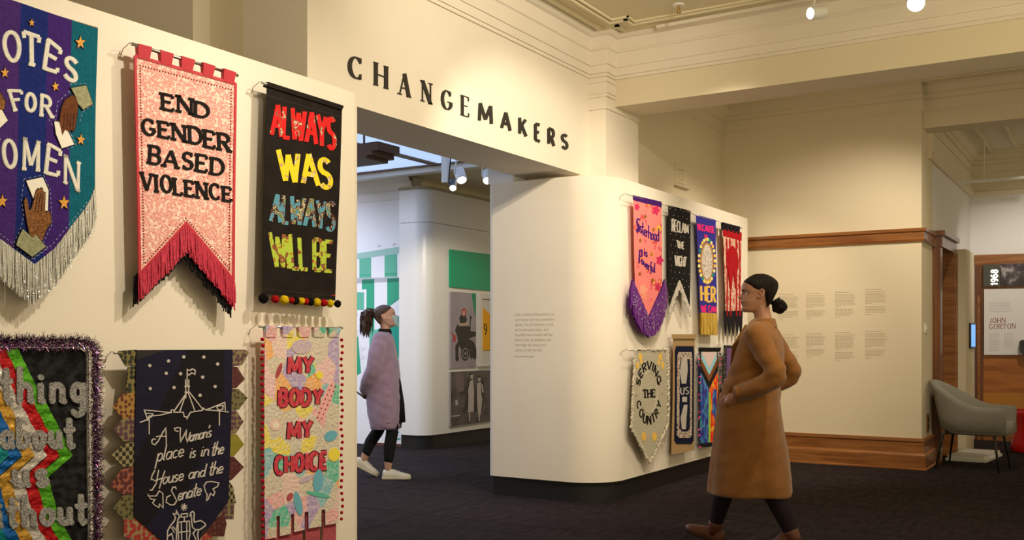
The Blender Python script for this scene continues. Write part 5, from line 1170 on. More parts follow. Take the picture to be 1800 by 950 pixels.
word('JOHN', ((1739, 560), (1767, 559), (1767, 567), (1739, 568)), 1.1, ME2, M_rt, ip, gap=.3, serif=1, contrast=.3, one=True, name='lettering', lay=(0, .001)); word('GORTON', ((1739, 571), (1785, 569), (1785, 577.5), (1739, 579)), 1.1, ME2, M_rt, ip, gap=.3, serif=1, contrast=.3, one=True, name='lettering', lay=(0, .001))
mb = MB()
for x0, x1, ya, n in ((1739, 1780, 532, 7), (1739, 1759, 587, 12), (1764, 1783, 587, 10)):
    for k in range(n): ribbon(mb, [(x0, ya+k*2.7), (x1-RR.uniform(0, 5), ya+k*2.7)], .8, ME2, 0, .0005, step=60)
mb.build('print', mat('faint grey print', (.52, .50, .48), .9), ip, kind='stuff')
rd = thing('old_television', 'dark rounded television set on the white panel at the right edge', 'television', PX(1795, 620, XE-.07)); poly([(1793, 601), (1797, 598), (1830, 597), (1830, 626), (1800, 624), (1794, 619)], ME2, mat('dark grey plastic', (.03, .03, .03), .5), rd, 'casing', (0, .1)); poly([(1802, 602), (1824, 601), (1824, 619), (1802, 618)], ME2, mat('grey tube glass', (.08, .09, .09), .15), rd, 'screen', (.1, .112))
yr = thing('year_sign', 'dark olive panel with glowing upright year 1968 above the far display', 'sign', PX(1731, 504, XE)); bxE([(1730, 466), (1759, 466), (1759, 504), (1730, 505)], mat('olive panel', (.07, .07, .05), .6), 'board', .09, yr)
def ME3(px, py, lay): p = PX(px, py, XE-.09); return Vector((XE-.0905-lay, p.y, p.z))
def yearmap(u, v): return (1742.5+11*(1-v), 501-26*u)
word('1968', None, 1.9, ME3, mat('glowing numerals', (1, 1, .9), .5, emit=((1, .95, .78), 3)), yr, gap=.3, arc=yearmap, one=True, name='numerals', lay=(0, .004))
ph = thing('photo_strip', 'dark monochrome crowd photograph beside the glowing year', 'picture', PX(1762, 504, XE)); bxE([(1761, 465), (1880, 461), (1880, 500), (1761, 504)], mat('crowd photo', (.05, .05, .05), .5, pat=('noise', 9, [(.42, (.03, .02, .025)), (.55, (.10, .08, .085)), (.62, (.35, .33, .33))], 'LINEAR', .1)), 'photo_print', .085, ph)
# information stand protruding from the passage wall
MB().box((12.5, 1.60, 0), (13.2, 1.79, 2.36)).build('wall_stand', M_wall2); struct(bpy.data.objects['wall_stand'])
ts = thing('touch_screen', 'small blue lit touch screen on the pale stand', 'screen', PY(1707, 612, 1.6))
def MT(px, py, lay): p = PY(px, py, 1.6); return Vector((p.x, 1.599-lay, p.z))
poly([(1703, 568), (1712, 568), (1712, 613), (1703, 613)], MT, M_blackp, ts, 'bezel', (0, .02)); poly([(1704, 571), (1711, 571), (1711, 610), (1704, 610)], MT, mat('blue screen', (.05, .2, .6), .3, emit=((.10, .32, .80), .9)), ts, 'display', (.02, .021))
pl = thing('white_plinth', 'low white plinth on the floor behind the grey chair', 'plinth', (11.9, 1.25, 0)); a = PZ(1672, 782, 0); MB().plan([(11.7, 1.70), (11.7, 1.30), (12.5, 1.22), (12.5, 1.6)], 0, .03).build('base', M_white, pl); MB().plan([(11.72, 1.68), (11.72, 1.32), (12.48, 1.24), (12.48, 1.58)], .03, .065).build('top', M_white, pl)
pd = thing('hanging_rod', 'thin pale rod hanging from the passage ceiling', 'rod', PX(1730, 330, 13.2)); q = pd.location; MB().tube([(q.x, q.y, 3.75), (q.x, q.y, 3.25)], .006, 6).build('rod', M_white, pd); MB().box((q.x-.03, q.y-.6, 3.22), (q.x+.03, q.y+.6, 3.25)).build('bar', M_white, pd)

# ================================================================ TUB CHAIR
fr = Vector((.8, -.6)); ctr = RD(4.71, 10.18)
F_ = (RD(fr.x, fr.y)).normalized(); F_.z = 0; L_c = Vector((-F_.y, F_.x, 0))
ch = thing('tub_chair', 'grey upholstered tub chair with thin black legs beside the timber doorway', 'chair', (ctr.x, ctr.y, 0))
def cl(x, y, z): return ctr+F_*x+L_c*y+Vector((0, 0, z))
M_up = mat('grey wool upholstery', (.30, .29, .25), .9, var=((.22, .21, .18), 160, .7), bump=(220, .6), sheen=.2)
mb = MB(); outer = []; N = 28; prof_n = 7
def rim(t):   # t -1..1 along the U: arm front, back centre, arm front
    a = t*math.pi*.5
    if abs(t) < .62:
        b = t/.62*math.pi/2; x = -.30*math.cos(b)-.03; y = .31*math.sin(b)
    else:
        k = (abs(t)-.62)/.38; x = -.03+.38*k; y = math.copysign(.31-.02*k, t)
    h = .66+.24*(max(0, math.cos(min(1, abs(t)/.75)*math.pi/2)))**1.3-.02*abs(t)
    return x, y, h
rings = []
for i in range(N+1):
    t = -1+2*i/N; x, y, h = rim(t); nx, ny = (x+.0, y); l = math.hypot(nx, ny) or 1; nx, ny = (nx/l, ny/l) if abs(t) < .62 else (0, math.copysign(1, t))
    lean = max(0, (h-.66)/.24)
    sec = []
    for zz, o_ in ((.37, -.07), (.40, -.02), (.52, .0), (h-.06, .012+.05*lean), (h-.012, .010+.06*lean), (h, -.010+.055*lean), (h-.012, -.035+.05*lean), (h-.06, -.045+.04*lean), (.46, -.065), (.40, -.08)):
        sec.append(cl(x+nx*o_, y+ny*o_, zz))
    rings.append(sec)
mb.loft(rings); mb.build('shell', M_up, ch, smooth=True)
mb = MB(); pts = [cl(*(lambda q: (q[0]*.86, q[1]*.86, 0))(rim(-1+2*i/20))) for i in range(21)]+[cl(.36, .25, 0), cl(.37, 0, 0), cl(.36, -.25, 0)]
rr_ = [[Vector((p.x, p.y, z))*1 if s == 1 else Vector((ctr.x+(p.x-ctr.x)*s, ctr.y+(p.y-ctr.y)*s, z)) for p in pts] for z, s in ((.36, .9), (.38, 1), (.46, 1.0), (.485, .96), (.495, .8))]
mb.loft(rr_); mb.build('seat', M_up, ch, smooth=True)
for sx, sy in ((1, 1), (1, -1), (-1, 1), (-1, -1)):
    MB().tube([cl(.22*sx*.9, .2*sy, .375), cl(.24*sx, .22*sy, .36), cl(.295*sx, .275*sy, 0)], [.016, .014, .009], 10).build('leg', M_blackp, ch, smooth=True)
MB().tube([cl(.22, .2, .365), cl(.22, -.2, .365), cl(-.22, -.2, .365), cl(-.22, .2, .365), cl(.22, .2, .365)], .012, 8).build('leg_frame', M_blackp, ch)
# red stool at the right edge
st = thing('red_stool', 'glossy red moulded stool at the right edge of the passage', 'stool', (0, 0, 0)); q = PZ(1808, 796, 0); st.location = q
prr = [(0, .14), (.02, .165), (.12, .16), (.25, .125), (.36, .13), (.44, .165), (.47, .17), (.485, .15), (.485, .0)]
MB().loft([[(q.x+r*math.cos(a)*1.15, q.y+r*math.sin(a)*1.15, z) for a in [i*math.pi/14 for i in range(28)]] for z, r in [(0, .12)]+prr[:-1]]).build('body', mat('glossy red plastic', (.55, .012, .012), .25), st, smooth=True)
MB().tube([(q.x, q.y, .485), (q.x, q.y, .50)], [.165, .15], 24).build('seat_pad', mat('red felt pad', (.48, .015, .012), .8), st)

# ================================================================ PEOPLE
M_skin = mat('warm olive skin', (.45, .225, .14), .5, var=((.38, .175, .10), 30, .5), bump=(300, .08))
M_skin2 = mat('light skin', (.52, .29, .20), .55, var=((.46, .23, .16), 30, .5))
M_hair = mat('black brown hair', (.006, .004, .003), .55, spec=.2, var=((.014, .008, .005), (14, 14, 60), .7), bump=(70, .4, 'wave'))
M_hair2 = mat('dark curly hair', (.030, .014, .008), .5, var=((.10, .045, .02), 60, .8), bump=(120, .9))
def remesh(mb, voxel, it, name, m, parent, dec=None, wr=None):
    me = bpy.data.meshes.new('tmp'); me.from_pydata(mb.v, [], mb.f)
    bm = bmesh.new(); bm.from_mesh(me); bmesh.ops.recalc_face_normals(bm, faces=bm.faces); bm.to_mesh(me); bm.free()
    ob = bpy.data.objects.new('tmp', me); C.objects.link(ob)
    r = ob.modifiers.new('r', 'REMESH'); r.mode = 'VOXEL'; r.voxel_size = voxel; r.adaptivity = 0
    s_ = ob.modifiers.new('s', 'SMOOTH'); s_.iterations = it; s_.factor = .5
    dg = bpy.context.evaluated_depsgraph_get(); dg.update()
    nm = bpy.data.meshes.new_from_object(ob.evaluated_get(dg)); bpy.data.objects.remove(ob); bpy.data.meshes.remove(me)
    off = parent_loc(parent)
    if wr:
        nm.update()
        for v in nm.vertices:
            v.co = v.co+v.normal*wr(v.co)
    for v in nm.vertices: v.co -= off
    nm.materials.clear(); nm.materials.append(m); nm.polygons.foreach_set('use_smooth', [True]*len(nm.polygons))
    o = bpy.data.objects.new(name, nm); C.objects.link(o); o.parent = parent; return o
def ell_ring(T, x, z, a, b, n=32, y=0, f=None):
    out = []
    for i in range(n):
        t = 2*math.pi*i/n; k = f(t, z) if f else 1
        ex = math.copysign(abs(math.cos(t))**.85, math.cos(t)); ey = math.copysign(abs(math.sin(t))**.85, math.sin(t))
        out.append(T(x+a*k*ex, y+b*k*ey, z))
    return out
def limb(mb, pts, rs, n=14):
    P = [Vector(p) for p in pts]; Q = [P[0]]; Rr = [rs[0]]
    for i in range(len(P)-1):   # smooth subdivision
        for k in (1, 2, 3, 4):
            t = k/4; p0 = P[max(i-1, 0)]; p1 = P[i]; p2 = P[i+1]; p3 = P[min(i+2, len(P)-1)]
            q = .5*((2*p1)+(p2-p0)*t+(2*p0-5*p1+4*p2-p3)*t*t+(3*p1-p0-3*p2+p3)*t**3); Q.append(q); Rr.append(rs[i]+(rs[i+1]-rs[i])*t)
    mb.tube(Q, Rr, n); mb.sphere(Q[0], Rr[0]*.99, n, 8); mb.sphere(Q[-1], Rr[-1]*.99, n, 8)
KEY = [(0, .084, .030, .022), (.03, .097, .012, .036), (.09, .103, -.008, .047), (.16, .095, -.03, .053), (.21, .102, -.042, .057), (.25, .099, -.05, .059), (.29, .105, -.056, .061), (.34, .098, -.062, .063), (.42, .095, -.070, .067), (.50, .090, -.080, .070), (.56, .099, -.086, .072), (.64, .101, -.092, .074), (.74, .098, -.094, .074), (.83, .084, -.088, .069), (.91, .060, -.070, .055), (.965, .034, -.042, .034), (1.0, .008, -.012, .012)]
NOSE = [(.33, 0), (.36, .012), (.385, .028), (.41, .031), (.45, .022), (.50, .012), (.55, .004), (.58, 0)]
def li(tab, t, c=1):
    for a, b in zip(tab, tab[1:]):
        if t <= b[0]:
            k = (t-a[0])/(b[0]-a[0]); k = max(0, k); return a[c]+(b[c]-a[c])*k
    return tab[-1][c]
def hsurf(th, t, grow=0):
    f = li(KEY, t, 1); b = li(KEY, t, 2); w = li(KEY, t, 3); mid = (f+b)*.5-.005
    c = math.cos(th); s = math.sin(th); y = (w+grow)*math.copysign(abs(s)**.9, s)
    x = mid+((f-mid+grow)*abs(c)**.85 if c >= 0 else -(mid-b+grow)*abs(c)**.9)
    if c > 0:
        sg = .011 if t > .44 else .0145
        x += li(NOSE, t)*math.exp(-(y/sg)**2)
        for sy in (-1, 1): x -= .011*math.exp(-((y-sy*.031)/.015)**2-((t-.505)/.055)**2); x += .004*math.exp(-((y-sy*.042)/.018)**2-((t-.36)/.08)**2)
    return x, y
def add_head(mb, TH, H=.226):
    NT, NA = 54, 48
    mb.loft([[TH(*hsurf(2*math.pi*i/NA, j/NT), j/NT*H) for i in range(NA)] for j in range(NT+1)])
    for sy in (-1, 1):   # ears
        path = [(.012, .40), (-.004, .37), (-.012, .42), (-.022, .50), (-.024, .56), (-.012, .60), (.004, .59), (.010, .55), (.004, .50)]
        mb.tube([TH(x, sy*(.070+.010*(-x*30 > 0)+(.006 if x < -.01 else 0)), t*H) for x, t in path], .0058, 8)
        mb.sphere(TH(-.008, sy*.072, .49*H), .020, 10, 8, (.55, .35, 1))
def face_parts(TH, par, H, skin, lipc, brow, hair):
    for sy in (-1, 1):
        c = TH(.0735, sy*.031, .505*H); MB().sphere(c, .0125, 14, 10).build('eye', mat('eye white', (.75, .72, .68), .25), par, smooth=True)
        MB().sphere(TH(.0815, sy*.0315, .505*H), .0058, 10, 6).build('iris', mat('brown iris', (.03, .012, .006), .2), par, smooth=True)
        ex = lambda th, t, g: (lambda q: TH(q[0]+g, q[1], t*H))(hsurf(th, t))
        lid = [TH(.079-.010*abs(k)**2+.006, sy*(.031+.015*k), (.527-.012*k*k)*H) for k in (-1, -.5, 0, .5, 1)]; MB().tube(lid, [.001, .0022, .0026, .0024, .001], 6).build('eyelid', mat('lash line', (.03, .012, .008), .6), par, smooth=True)
        bp = [];
        for k in range(6):
            yy = .014+.030*k/5; tt = .578+.018*math.sin(k/5*2.4)
            th = math.asin(min(1, (yy/li(KEY, tt, 3)))**1.1); q = hsurf(th, tt); bp.append(TH(q[0]+.0015, sy*yy, tt*H))
        MB().tube(bp, [.0015, .003, .003, .0026, .002, .001], 6).build('eyebrow', brow, par, smooth=True)
    for tt, r, w_ in ((.283, .0036, .020), (.232, .0044, .018)):
        pts = []; 
        for k in range(-4, 5):
            yy = w_*k/4; th = math.copysign(math.asin(min(1, abs(yy)/li(KEY, tt, 3)))**1.0, k); q = hsurf(th, tt); pts.append(TH(q[0]-.0005, yy, (tt+(.257-tt)*(abs(k)/4)**2)*H))
        MB().tube(pts, [.001]+[r*(1-(abs(k)/4)**2*.6) for k in range(-3, 4)]+[.001], 8).build('lip', lipc, par, smooth=True)
def hand(mb, wr, d, nrm, s=1, curl=.6, thumb=1):
    d = d.normalized(); n = nrm.normalized(); a = d.cross(n).normalized()
    limb(mb, [wr, wr+d*.045*s, wr+d*.085*s], [.024*s, .034*s*.8, .030*s*.8], 12)
    mb.sphere(wr+d*.05*s+a*.018*s, .022*s, 10, 8); mb.sphere(wr+d*.05*s-a*.018*s, .022*s, 10, 8)
    for k, (off, L_) in enumerate(((-.031, .062), (-.011, .074), (.010, .080), (.030, .072))):
        p = wr+d*.078*s+a*off*s; pts = [p]; ang = 0
        for seg_ in (.45, .32, .23):
            ang += curl*.8; dd = d*math.cos(ang)+n*math.sin(ang); p = p+dd*L_*seg_*s; pts.append(p)
        mb.tube(pts, [.0090*s, .0085*s, .0078*s, .0065*s], 10); mb.sphere(pts[-1], .0066*s, 8, 6)
        for q in pts[:-1]: mb.sphere(q, .0088*s, 8, 6)
    p = wr+d*.025*s+a*.030*s*thumb; pts = [p, p+(d*.6+a*thumb*.55+n*.3)*.036*s, p+(d*.6+a*thumb*.55+n*.3)*.036*s+(d*.85+n*.5)*.030*s]
    mb.tube(pts, [.012*s, .010*s, .008*s], 10); mb.sphere(pts[1], .0102*s, 8, 6); mb.sphere(pts[-1], .0081*s, 8, 6)
def shoe(par, heel, d, up, L_, hgt, m, msole, laces=None, skin_cut=None, boot=0):
    """heel: ground point at the back of the heel; d: along the foot; up: normal of the sole"""
    d = d.normalized(); up = (up-d*up.dot(d)).normalized(); a = up.cross(d)
    prof = [(0, .022, .045), (.03, .031, .068), (.12, .034, .072), (.25, .034, .078), (.38, .034, .072), (.50, .038, .058), (.65, .045, .047), (.80, .046, .038), (.92, .036, .030), (1.0, .014, .020)]
    rings = []
    for s_, w_, h_ in prof:
        h_ = h_*hgt; c = heel+d*(s_*L_)
        rings.append([c+a*w_*math.copysign(abs(math.cos(t))**.7, math.cos(t))+up*(.016+(h_)*(max(0, math.sin(t))**.8) if math.sin(t) >= 0 else .016+.004*math.sin(t)) for t in [i*2*math.pi/20 for i in range(20)]])
    sh = MB().loft(rings); o = sh.build('shoe', m, par, smooth=True)
    rs = [[heel+d*(s_*L_*1.03-.006)+a*(w_+.004)*math.copysign(abs(math.cos(t))**.6, math.cos(t))+up*(.011+.013*math.copysign(abs(math.sin(t))**.4, math.sin(t))) for t in [i*2*math.pi/16 for i in range(16)]] for s_, w_, h_ in prof]
    mb = MB().loft(rs); q = mb.build('sole', msole, o, smooth=False)
    if laces:
        mb = MB()
        for k in range(4):
            s_ = .40+k*.065; h_ = .018+.072*hgt*(1-(s_-.38)*1.25); c = heel+d*(s_*L_)+up*h_
            mb.tube([c-a*.018-up*.004, c+up*.004, c+a*.018-up*.004], .003, 6)
        mb.build('laces', laces, o)
    if boot:
        c = heel+d*.055*1; MB().tube([c+up*.04, c+up*.07, c+up*(.07+boot*.5), c+up*(.07+boot)], [.036, .042, .044, .046], 16).build('boot_shaft', m, o, smooth=True)
    return o
def hair_cap(par, TH, H, m, cut, g=.010, lo=.12, name='hair', bk=.010):
    rings = []; N = 30; NA = 40
    for j in range(N+1):
        t = lo+(1.0-lo)*j/N; f = li(KEY, t, 1); b = li(KEY, t, 2)-g-bk; w_ = li(KEY, t, 3)+g*.8; fc = min(f+g, li(cut, t)); mid = (fc+b)/2
        rings.append([TH(mid+(fc-mid)*math.copysign(abs(math.cos(a))**.6, math.cos(a)), w_*math.copysign(abs(math.sin(a))**.75, math.sin(a))*(1+.012*math.sin(a*22+j*.4)), t*H+(g if t > .9 else 0)*(t-.9)*10) for a in [i*2*math.pi/NA for i in range(NA)]])
    mb = MB().loft(rings); mb.sphere(TH(-.002, 0, H+g*.2), .02, 12, 6, (1, 1, .3)); return mb.build(name, m, par, smooth=True)
# ---------------------------------------------------------------- woman in the camel coat
D1 = 6.09; base1 = RD((1325-900)/FPX*D1, D1)
fw1 = RD(-.906, .423); lf1 = RD(-.423, -.906)
def T1(x, y, z): return base1+fw1*x+lf1*y+Vector((0, 0, z))
hf1 = RD(-.995, .10); hl1 = RD(-.10, -.995)
hd1 = base1+RD(.027, .0)
def H1(x, y, z): return hd1+hf1*x+hl1*y+Vector((0, 0, 1.476+z))
w1 = thing('person', 'woman in a long camel coat walking left with a low dark bun', 'person', base1)
mb = MB(); add_head(mb, H1)
nb = T1(-.055, 0, 1.36)
limb(mb, [H1(-.015, 0, .06), H1(-.022, 0, .0), H1(-.03, 0, -.05), nb], [.050, .050, .054, .075])
mb.loft([ell_ring(T1, x, z, a, b, 28) for x, z, a, b in ((0, .80, .08, .13), (0, .9, .11, .155), (0, 1.0, .10, .14), (0, 1.1, .10, .135), (-.03, 1.22, .11, .15), (-.05, 1.34, .10, .165), (-.05, 1.39, .06, .10))])
armL = [T1(-.05, .165, 1.34), T1(-.12, .215, 1.22), T1(-.18, .255, 1.10), T1(-.08, .24, 1.03), T1(.05, .20, .985)]
armR = [T1(-.05, -.165, 1.34), T1(-.12, -.22, 1.22), T1(-.18, -.27, 1.10), T1(-.08, -.24, 1.03), T1(.05, -.20, .985)]
for arm in (armL, armR): limb(mb, arm, [.050, .044, .038, .034, .026])
hand(mb, armL[-1], (armL[-1]-armL[-2])+Vector((0, 0, -.05)), -lf1, 1, .35, 1); hand(mb, armR[-1], (armR[-1]-armR[-2])+Vector((0, 0, -.05)), lf1, 1, .35, -1)
legF = [T1(0, -.085, .88), T1(.13, -.11, .66), T1(.185, -.12, .47), T1(.225, -.13, .30), T1(.275, -.145, .115)]
legB = [T1(-.01, .085, .88), T1(-.06, .08, .66), T1(-.075, .07, .49), T1(-.175, .07, .30), T1(-.245, .075, .14)]
lr = [.088, .072, .055, .054, .030]
for lg in (legF, legB): limb(mb, lg, lr)
fd = (fw1*.96+Vector((0, 0, .30))).normalized()
limb(mb, [T1(.255, -.145, .085), T1(.34, -.148, .095), T1(.40, -.15, .105)], [.026, .024, .016]); limb(mb, [T1(-.25, .075, .11), T1(-.19, .075, .07), T1(-.13, .075, .045)], [.026, .024, .016])
body1 = remesh(mb, .0058, 2, 'body', M_skin, w1)
for lg in (legF, legB):
    mb = MB(); limb(mb, [lg[0]*.6+lg[1]*.4]+lg[1:], [r+.006 for r in lr], 18); mb.build('tights', mat('charcoal tights', (.020, .014, .020), .8), w1, smooth=True)
M_bt = mat('tan brown leather', (.12, .035, .016), .5); M_so = mat('dark sole', (.05, .03, .02), .7)
fd1 = (fw1*math.cos(.33)+Vector((0, 0, math.sin(.33)))); up1 = (Vector((0, 0, math.cos(.33)))-fw1*math.sin(.33))
shoe(w1, T1(.235, -.147, .002), fd1, up1, .25, 1.1, M_bt, M_so)
fd2 = (fw1*math.cos(.45)-Vector((0, 0, math.sin(.45)))); up2 = (Vector((0, 0, math.cos(.45)))+fw1*math.sin(.45))
shoe(w1, T1(-.285, .075, .105), fd2, up2, .25, 1, M_bt, M_so)
for lg in (legF, legB):
    a = Vector(lg[4]); u = (Vector(lg[3])-a).normalized(); MB().tube([a-u*.05, a-u*.01, a+u*.025, a+u*.035, a+u*.03], [.036, .043, .046, .045, .040], 16).build('boot_shaft', M_bt, w1, smooth=True)
face_parts(H1, w1, .226, M_skin, mat('rose lips', (.36, .10, .08), .5), M_hair, M_hair)
cut1 = [(0, -.055), (.30, -.04), (.40, -.028), (.50, -.018), (.54, .004), (.58, .034), (.64, .062), (.74, .078), (.82, .088), (.88, .080), (1.0, .05)]
hp = hair_cap(w1, H1, .226, M_hair, cut1, .009, bk=.016)
mb = MB(); RR = random.Random(6); bc = H1(-.128, 0, .035)
mb.sphere(bc, .040, 18, 12, (1, 1, 1.15))
for k in range(16):
    a0 = RR.uniform(0, 6.28); tilt = RR.uniform(-.9, .9); pts = []
    for i in range(12):
        a = a0+i*.42; v = Vector((math.cos(a), math.sin(a)*math.cos(tilt), math.sin(a)*math.sin(tilt)+.25*math.sin(2*a)))*(.037+.004*math.sin(i+k)); pts.append(bc+hf1*v.x+hl1*v.y+Vector((0, 0, v.z*1.15)))
    mb.tube(pts, [.002]+[.0065]*10+[.002], 6)
mb.tube([H1(-.098, 0, .075), H1(-.11, 0, .055), bc], [.035, .03, .03], 12)
mb.build('hair_bun', M_hair, w1, smooth=True)
# coat
M_coat = mat('camel wool', (.30, .128, .034), .95, var=((.22, .09, .023), 9, .7), bump=(260, .35), bump2=(12, .5), sheen=.3)
fold = lambda t, z: 1+(.030*math.sin(5*t+1.1)+.018*math.sin(9*t))*max(0, min(1, (1.05-z)/.6))+.010*math.sin(3*t+z*9)
mb = MB(); sec = [(0.02, .362, .250, .215), (.02, .42, .247, .213), (.02, .60, .228, .208), (.025, .78, .205, .203), (.03, .92, .188, .200), (.015, 1.02, .172, .195), (-.01, 1.12, .155, .195), (-.035, 1.22, .140, .198), (-.048, 1.31, .122, .200), (-.050, 1.36, .100, .180), (-.050, 1.395, .080, .140), (-.050, 1.42, .066, .090), (-.048, 1.435, .05, .06)]
mb.loft([ell_ring(T1, x, z, a, b, 64, f=fold) for x, z, a, b in sec])
sl = [.072, .067, .064, .058, .050]
limb(mb, armL[:-1]+[T1(.035, .205, .992)], sl, 20); limb(mb, armR[:-1]+[T1(.035, -.205, .992)], sl, 20)
def wr1(co):
    l = co-base1; x = l.dot(fw1); y = l.dot(lf1); z = co.z
    e = math.exp(-((z-1.08)/.10)**2)*.5+.12; return .007*e*math.sin(70*(z+.35*x)+8*y)+.003*math.sin(24*z-30*x)*e+.003*math.sin(9*z+14*y+11*x)
remesh(mb, .010, 4, 'coat', M_coat, w1, wr=wr1)
M_coatd = mat('camel wool facing', (.27, .115, .030), .95, bump=(260, .35))
mb = MB(); rr_ = []
for z, k in ((1.385, 1.25), (1.41, 1.15), (1.432, 1.08), (1.437, 1.02), (1.43, .95), (1.40, .90)):
    rr_.append(ell_ring(T1, -.050, z, .072*k, .080*k, 28))
for j, g in enumerate(rr_):
    for i, p in enumerate(g): p.z += -.03*max(0, math.cos(2*math.pi*i/28))
mb.loft(rr_, cap=False); mb.build('collar', M_coat, w1, smooth=True)
for sy in (1, -1):   # lapels on the front
    mb = MB(); q = [T1(.030, sy*.05, 1.40), T1(.055, sy*.105, 1.31), T1(.098, sy*.10, 1.27), T1(.128, sy*.035, 1.10), T1(.115, sy*.012, 1.12), T1(.090, sy*.03, 1.28)]
    mb.prism(q, fw1*.012+lf1*sy*.004); mb.build('lapel', M_coatd, w1)
mb = MB(); q = [T1(.203+.0*(z-1), .02, z) for z in (.98, .8, .6, .38)]; q = [T1(.024+.19+(.95-z)*.09, .02, z) for z in (1.0, .85, .65, .372)]; mb.tube(q, .005, 6); mb.build('front_edge', M_coatd, w1)
for z in (1.02, .90): 
    p = T1(.185+(.95-z)*.08, .075, z-.02); MB().tube([p, p+fw1*.012+lf1*.004], .013, 12).build('button', mat('dark horn button', (.02, .010, .006), .3), w1)
mb = MB(); pk = [T1(.075, .192, .985), T1(.115, .172, .99), T1(.15, .150, .875), T1(.10, .182, .865)]; mb.tube([T1(.10, .196, 1.02), T1(.118, .186, .96), T1(.128, .182, .90)], .008, 6); mb.build('pocket_welt', M_coatd, w1)
for arm, sy in ((armL, 1), (armR, -1)):
    a, b = arm[-2], T1(.035, sy*.205, .992); d = (b-a).normalized(); MB().tube([b-d*.012, b, b+d*.02, b+d*.022], [.050, .0525, .0525, .044], 20).build('cuff', M_coat, w1, smooth=True)
# ---------------------------------------------------------------- woman in the lilac cardigan
D2 = 9.47; base2 = RD((668-900)/FPX*D2, D2); fw2 = RD(1, .02).normalized(); lf2 = Vector((-fw2.y, fw2.x, 0))
def T2(x, y, z): return base2+fw2*x+lf2*y+Vector((0, 0, z))
pt = math.radians(12); hc2 = T2(.070, 0, 1.425)
def H2(x, y, z): return hc2+fw2*(x*math.cos(pt)-z*math.sin(pt))+lf2*y+Vector((0, 0, z*math.cos(pt)+x*math.sin(pt)))
w2 = thing('person', 'woman in a lilac cardigan and blue face mask walking right with hands behind her back', 'person', base2)
mb = MB(); add_head(mb, H2, .215)
limb(mb, [H2(-.012, 0, .06), H2(-.02, 0, .0), T2(.045, 0, 1.39), T2(.03, 0, 1.33)], [.047, .047, .052, .075])
mb.loft([ell_ring(T2, x, z, a, b, 28) for x, z, a, b in ((.03, .78, .08, .13), (.03, .9, .11, .15), (.03, 1.0, .10, .13), (.03, 1.2, .10, .14), (.03, 1.31, .085, .15), (.03, 1.36, .05, .09))])
aR = [T2(.02, -.155, 1.31), T2(-.01, -.22, 1.18), T2(-.03, -.235, 1.05), T2(-.09, -.19, .94), T2(-.135, -.09, .845)]
aL = [T2(.02, .155, 1.31), T2(-.01, .22, 1.18), T2(-.03, .235, 1.05), T2(-.09, .17, .95), T2(-.145, .06, .865)]
for a_ in (aR, aL): limb(mb, a_, [.046, .040, .036, .032, .024])
hand(mb, aR[-1], lf2*.6-fw2*.25+Vector((0, 0, -.55)), fw2, .95, .7, -1); hand(mb, aL[-1], -lf2*.7-fw2*.2+Vector((0, 0, -.35)), fw2, .95, .6, 1)
lF = [T2(.03, -.085, .86), T2(.10, -.09, .66), T2(.125, -.09, .47), T2(.10, -.09, .30), T2(.085, -.09, .10)]
lB = [T2(.02, .085, .86), T2(.02, .09, .66), T2(-.01, .09, .48), T2(-.10, .09, .33), T2(-.165, .09, .165)]
for lg in (lF, lB): limb(mb, lg, [.085, .068, .052, .052, .032])
remesh(mb, .0075, 2, 'body', M_skin2, w2)
M_leg = mat('black leggings', (.012, .013, .012), .8)
for lg in (lF, lB):
    e = lg[3]*.35+lg[4]*.65; mb = MB(); limb(mb, [lg[0]*.6+lg[1]*.4, lg[1], lg[2], lg[3], e], [.088, .074, .058, .057, .041], 16); mb.build('leggings', M_leg, w2, smooth=True)
M_sn = mat('white sneaker leather', (.62, .58, .46), .5); M_sn2 = mat('cream rubber sole', (.55, .48, .33), .6)
shoe(w2, T2(.035, -.09, 0), fw2, Vector((0, 0, 1)), .262, 1.05, M_sn, M_sn2, laces=mat('white laces', (.75, .73, .68), .8))
a_ = .62; shoe(w2, T2(-.265, .09, .115), fw2*math.cos(a_*.75)-Vector((0, 0, math.sin(a_*.75))), Vector((0, 0, math.cos(a_*.75)))+fw2*math.sin(a_*.75), .262, 1.05, M_sn, M_sn2, laces=mat('white laces', 0))
face_parts(H2, w2, .215, M_skin2, mat('rose lips', 0), M_hair2, M_hair2)
cut2 = [(0, -.07), (.30, -.05), (.45, -.035), (.56, -.01), (.60, .02), (.70, .065), (.80, .080), (.88, .076), (1.0, .05)]
hair_cap(w2, H2, .215, M_hair2, cut2, .008, lo=.2)
mb = MB(); RR = random.Random(16)
for k in range(120):
    r0 = H2(-.085, 0, .165)+Vector((RR.gauss(0, .008), RR.gauss(0, .008), RR.gauss(0, .008))); out = fw2*(-.085-RR.gauss(0, .022))+lf2*RR.gauss(0, .045); pts = [r0]
    L_ = RR.uniform(.09, .25)
    for i in range(1, 10):
        t = i/9; pts.append(r0+out*math.sin(min(1, t*1.5)*1.57)+Vector((0, 0, .03*math.sin(t*3)-L_*t*t))+Vector((math.sin(i*1.9+k)*.014, math.cos(i*1.7+k)*.014, math.sin(i*2.3+k)*.008)))
    mb.tube(pts, [.006]+[.0075]*7+[.006, .001], 5)
mb.sphere(H2(-.095, 0, .165), .028, 12, 8); mb.build('ponytail', M_hair2, w2, smooth=True)
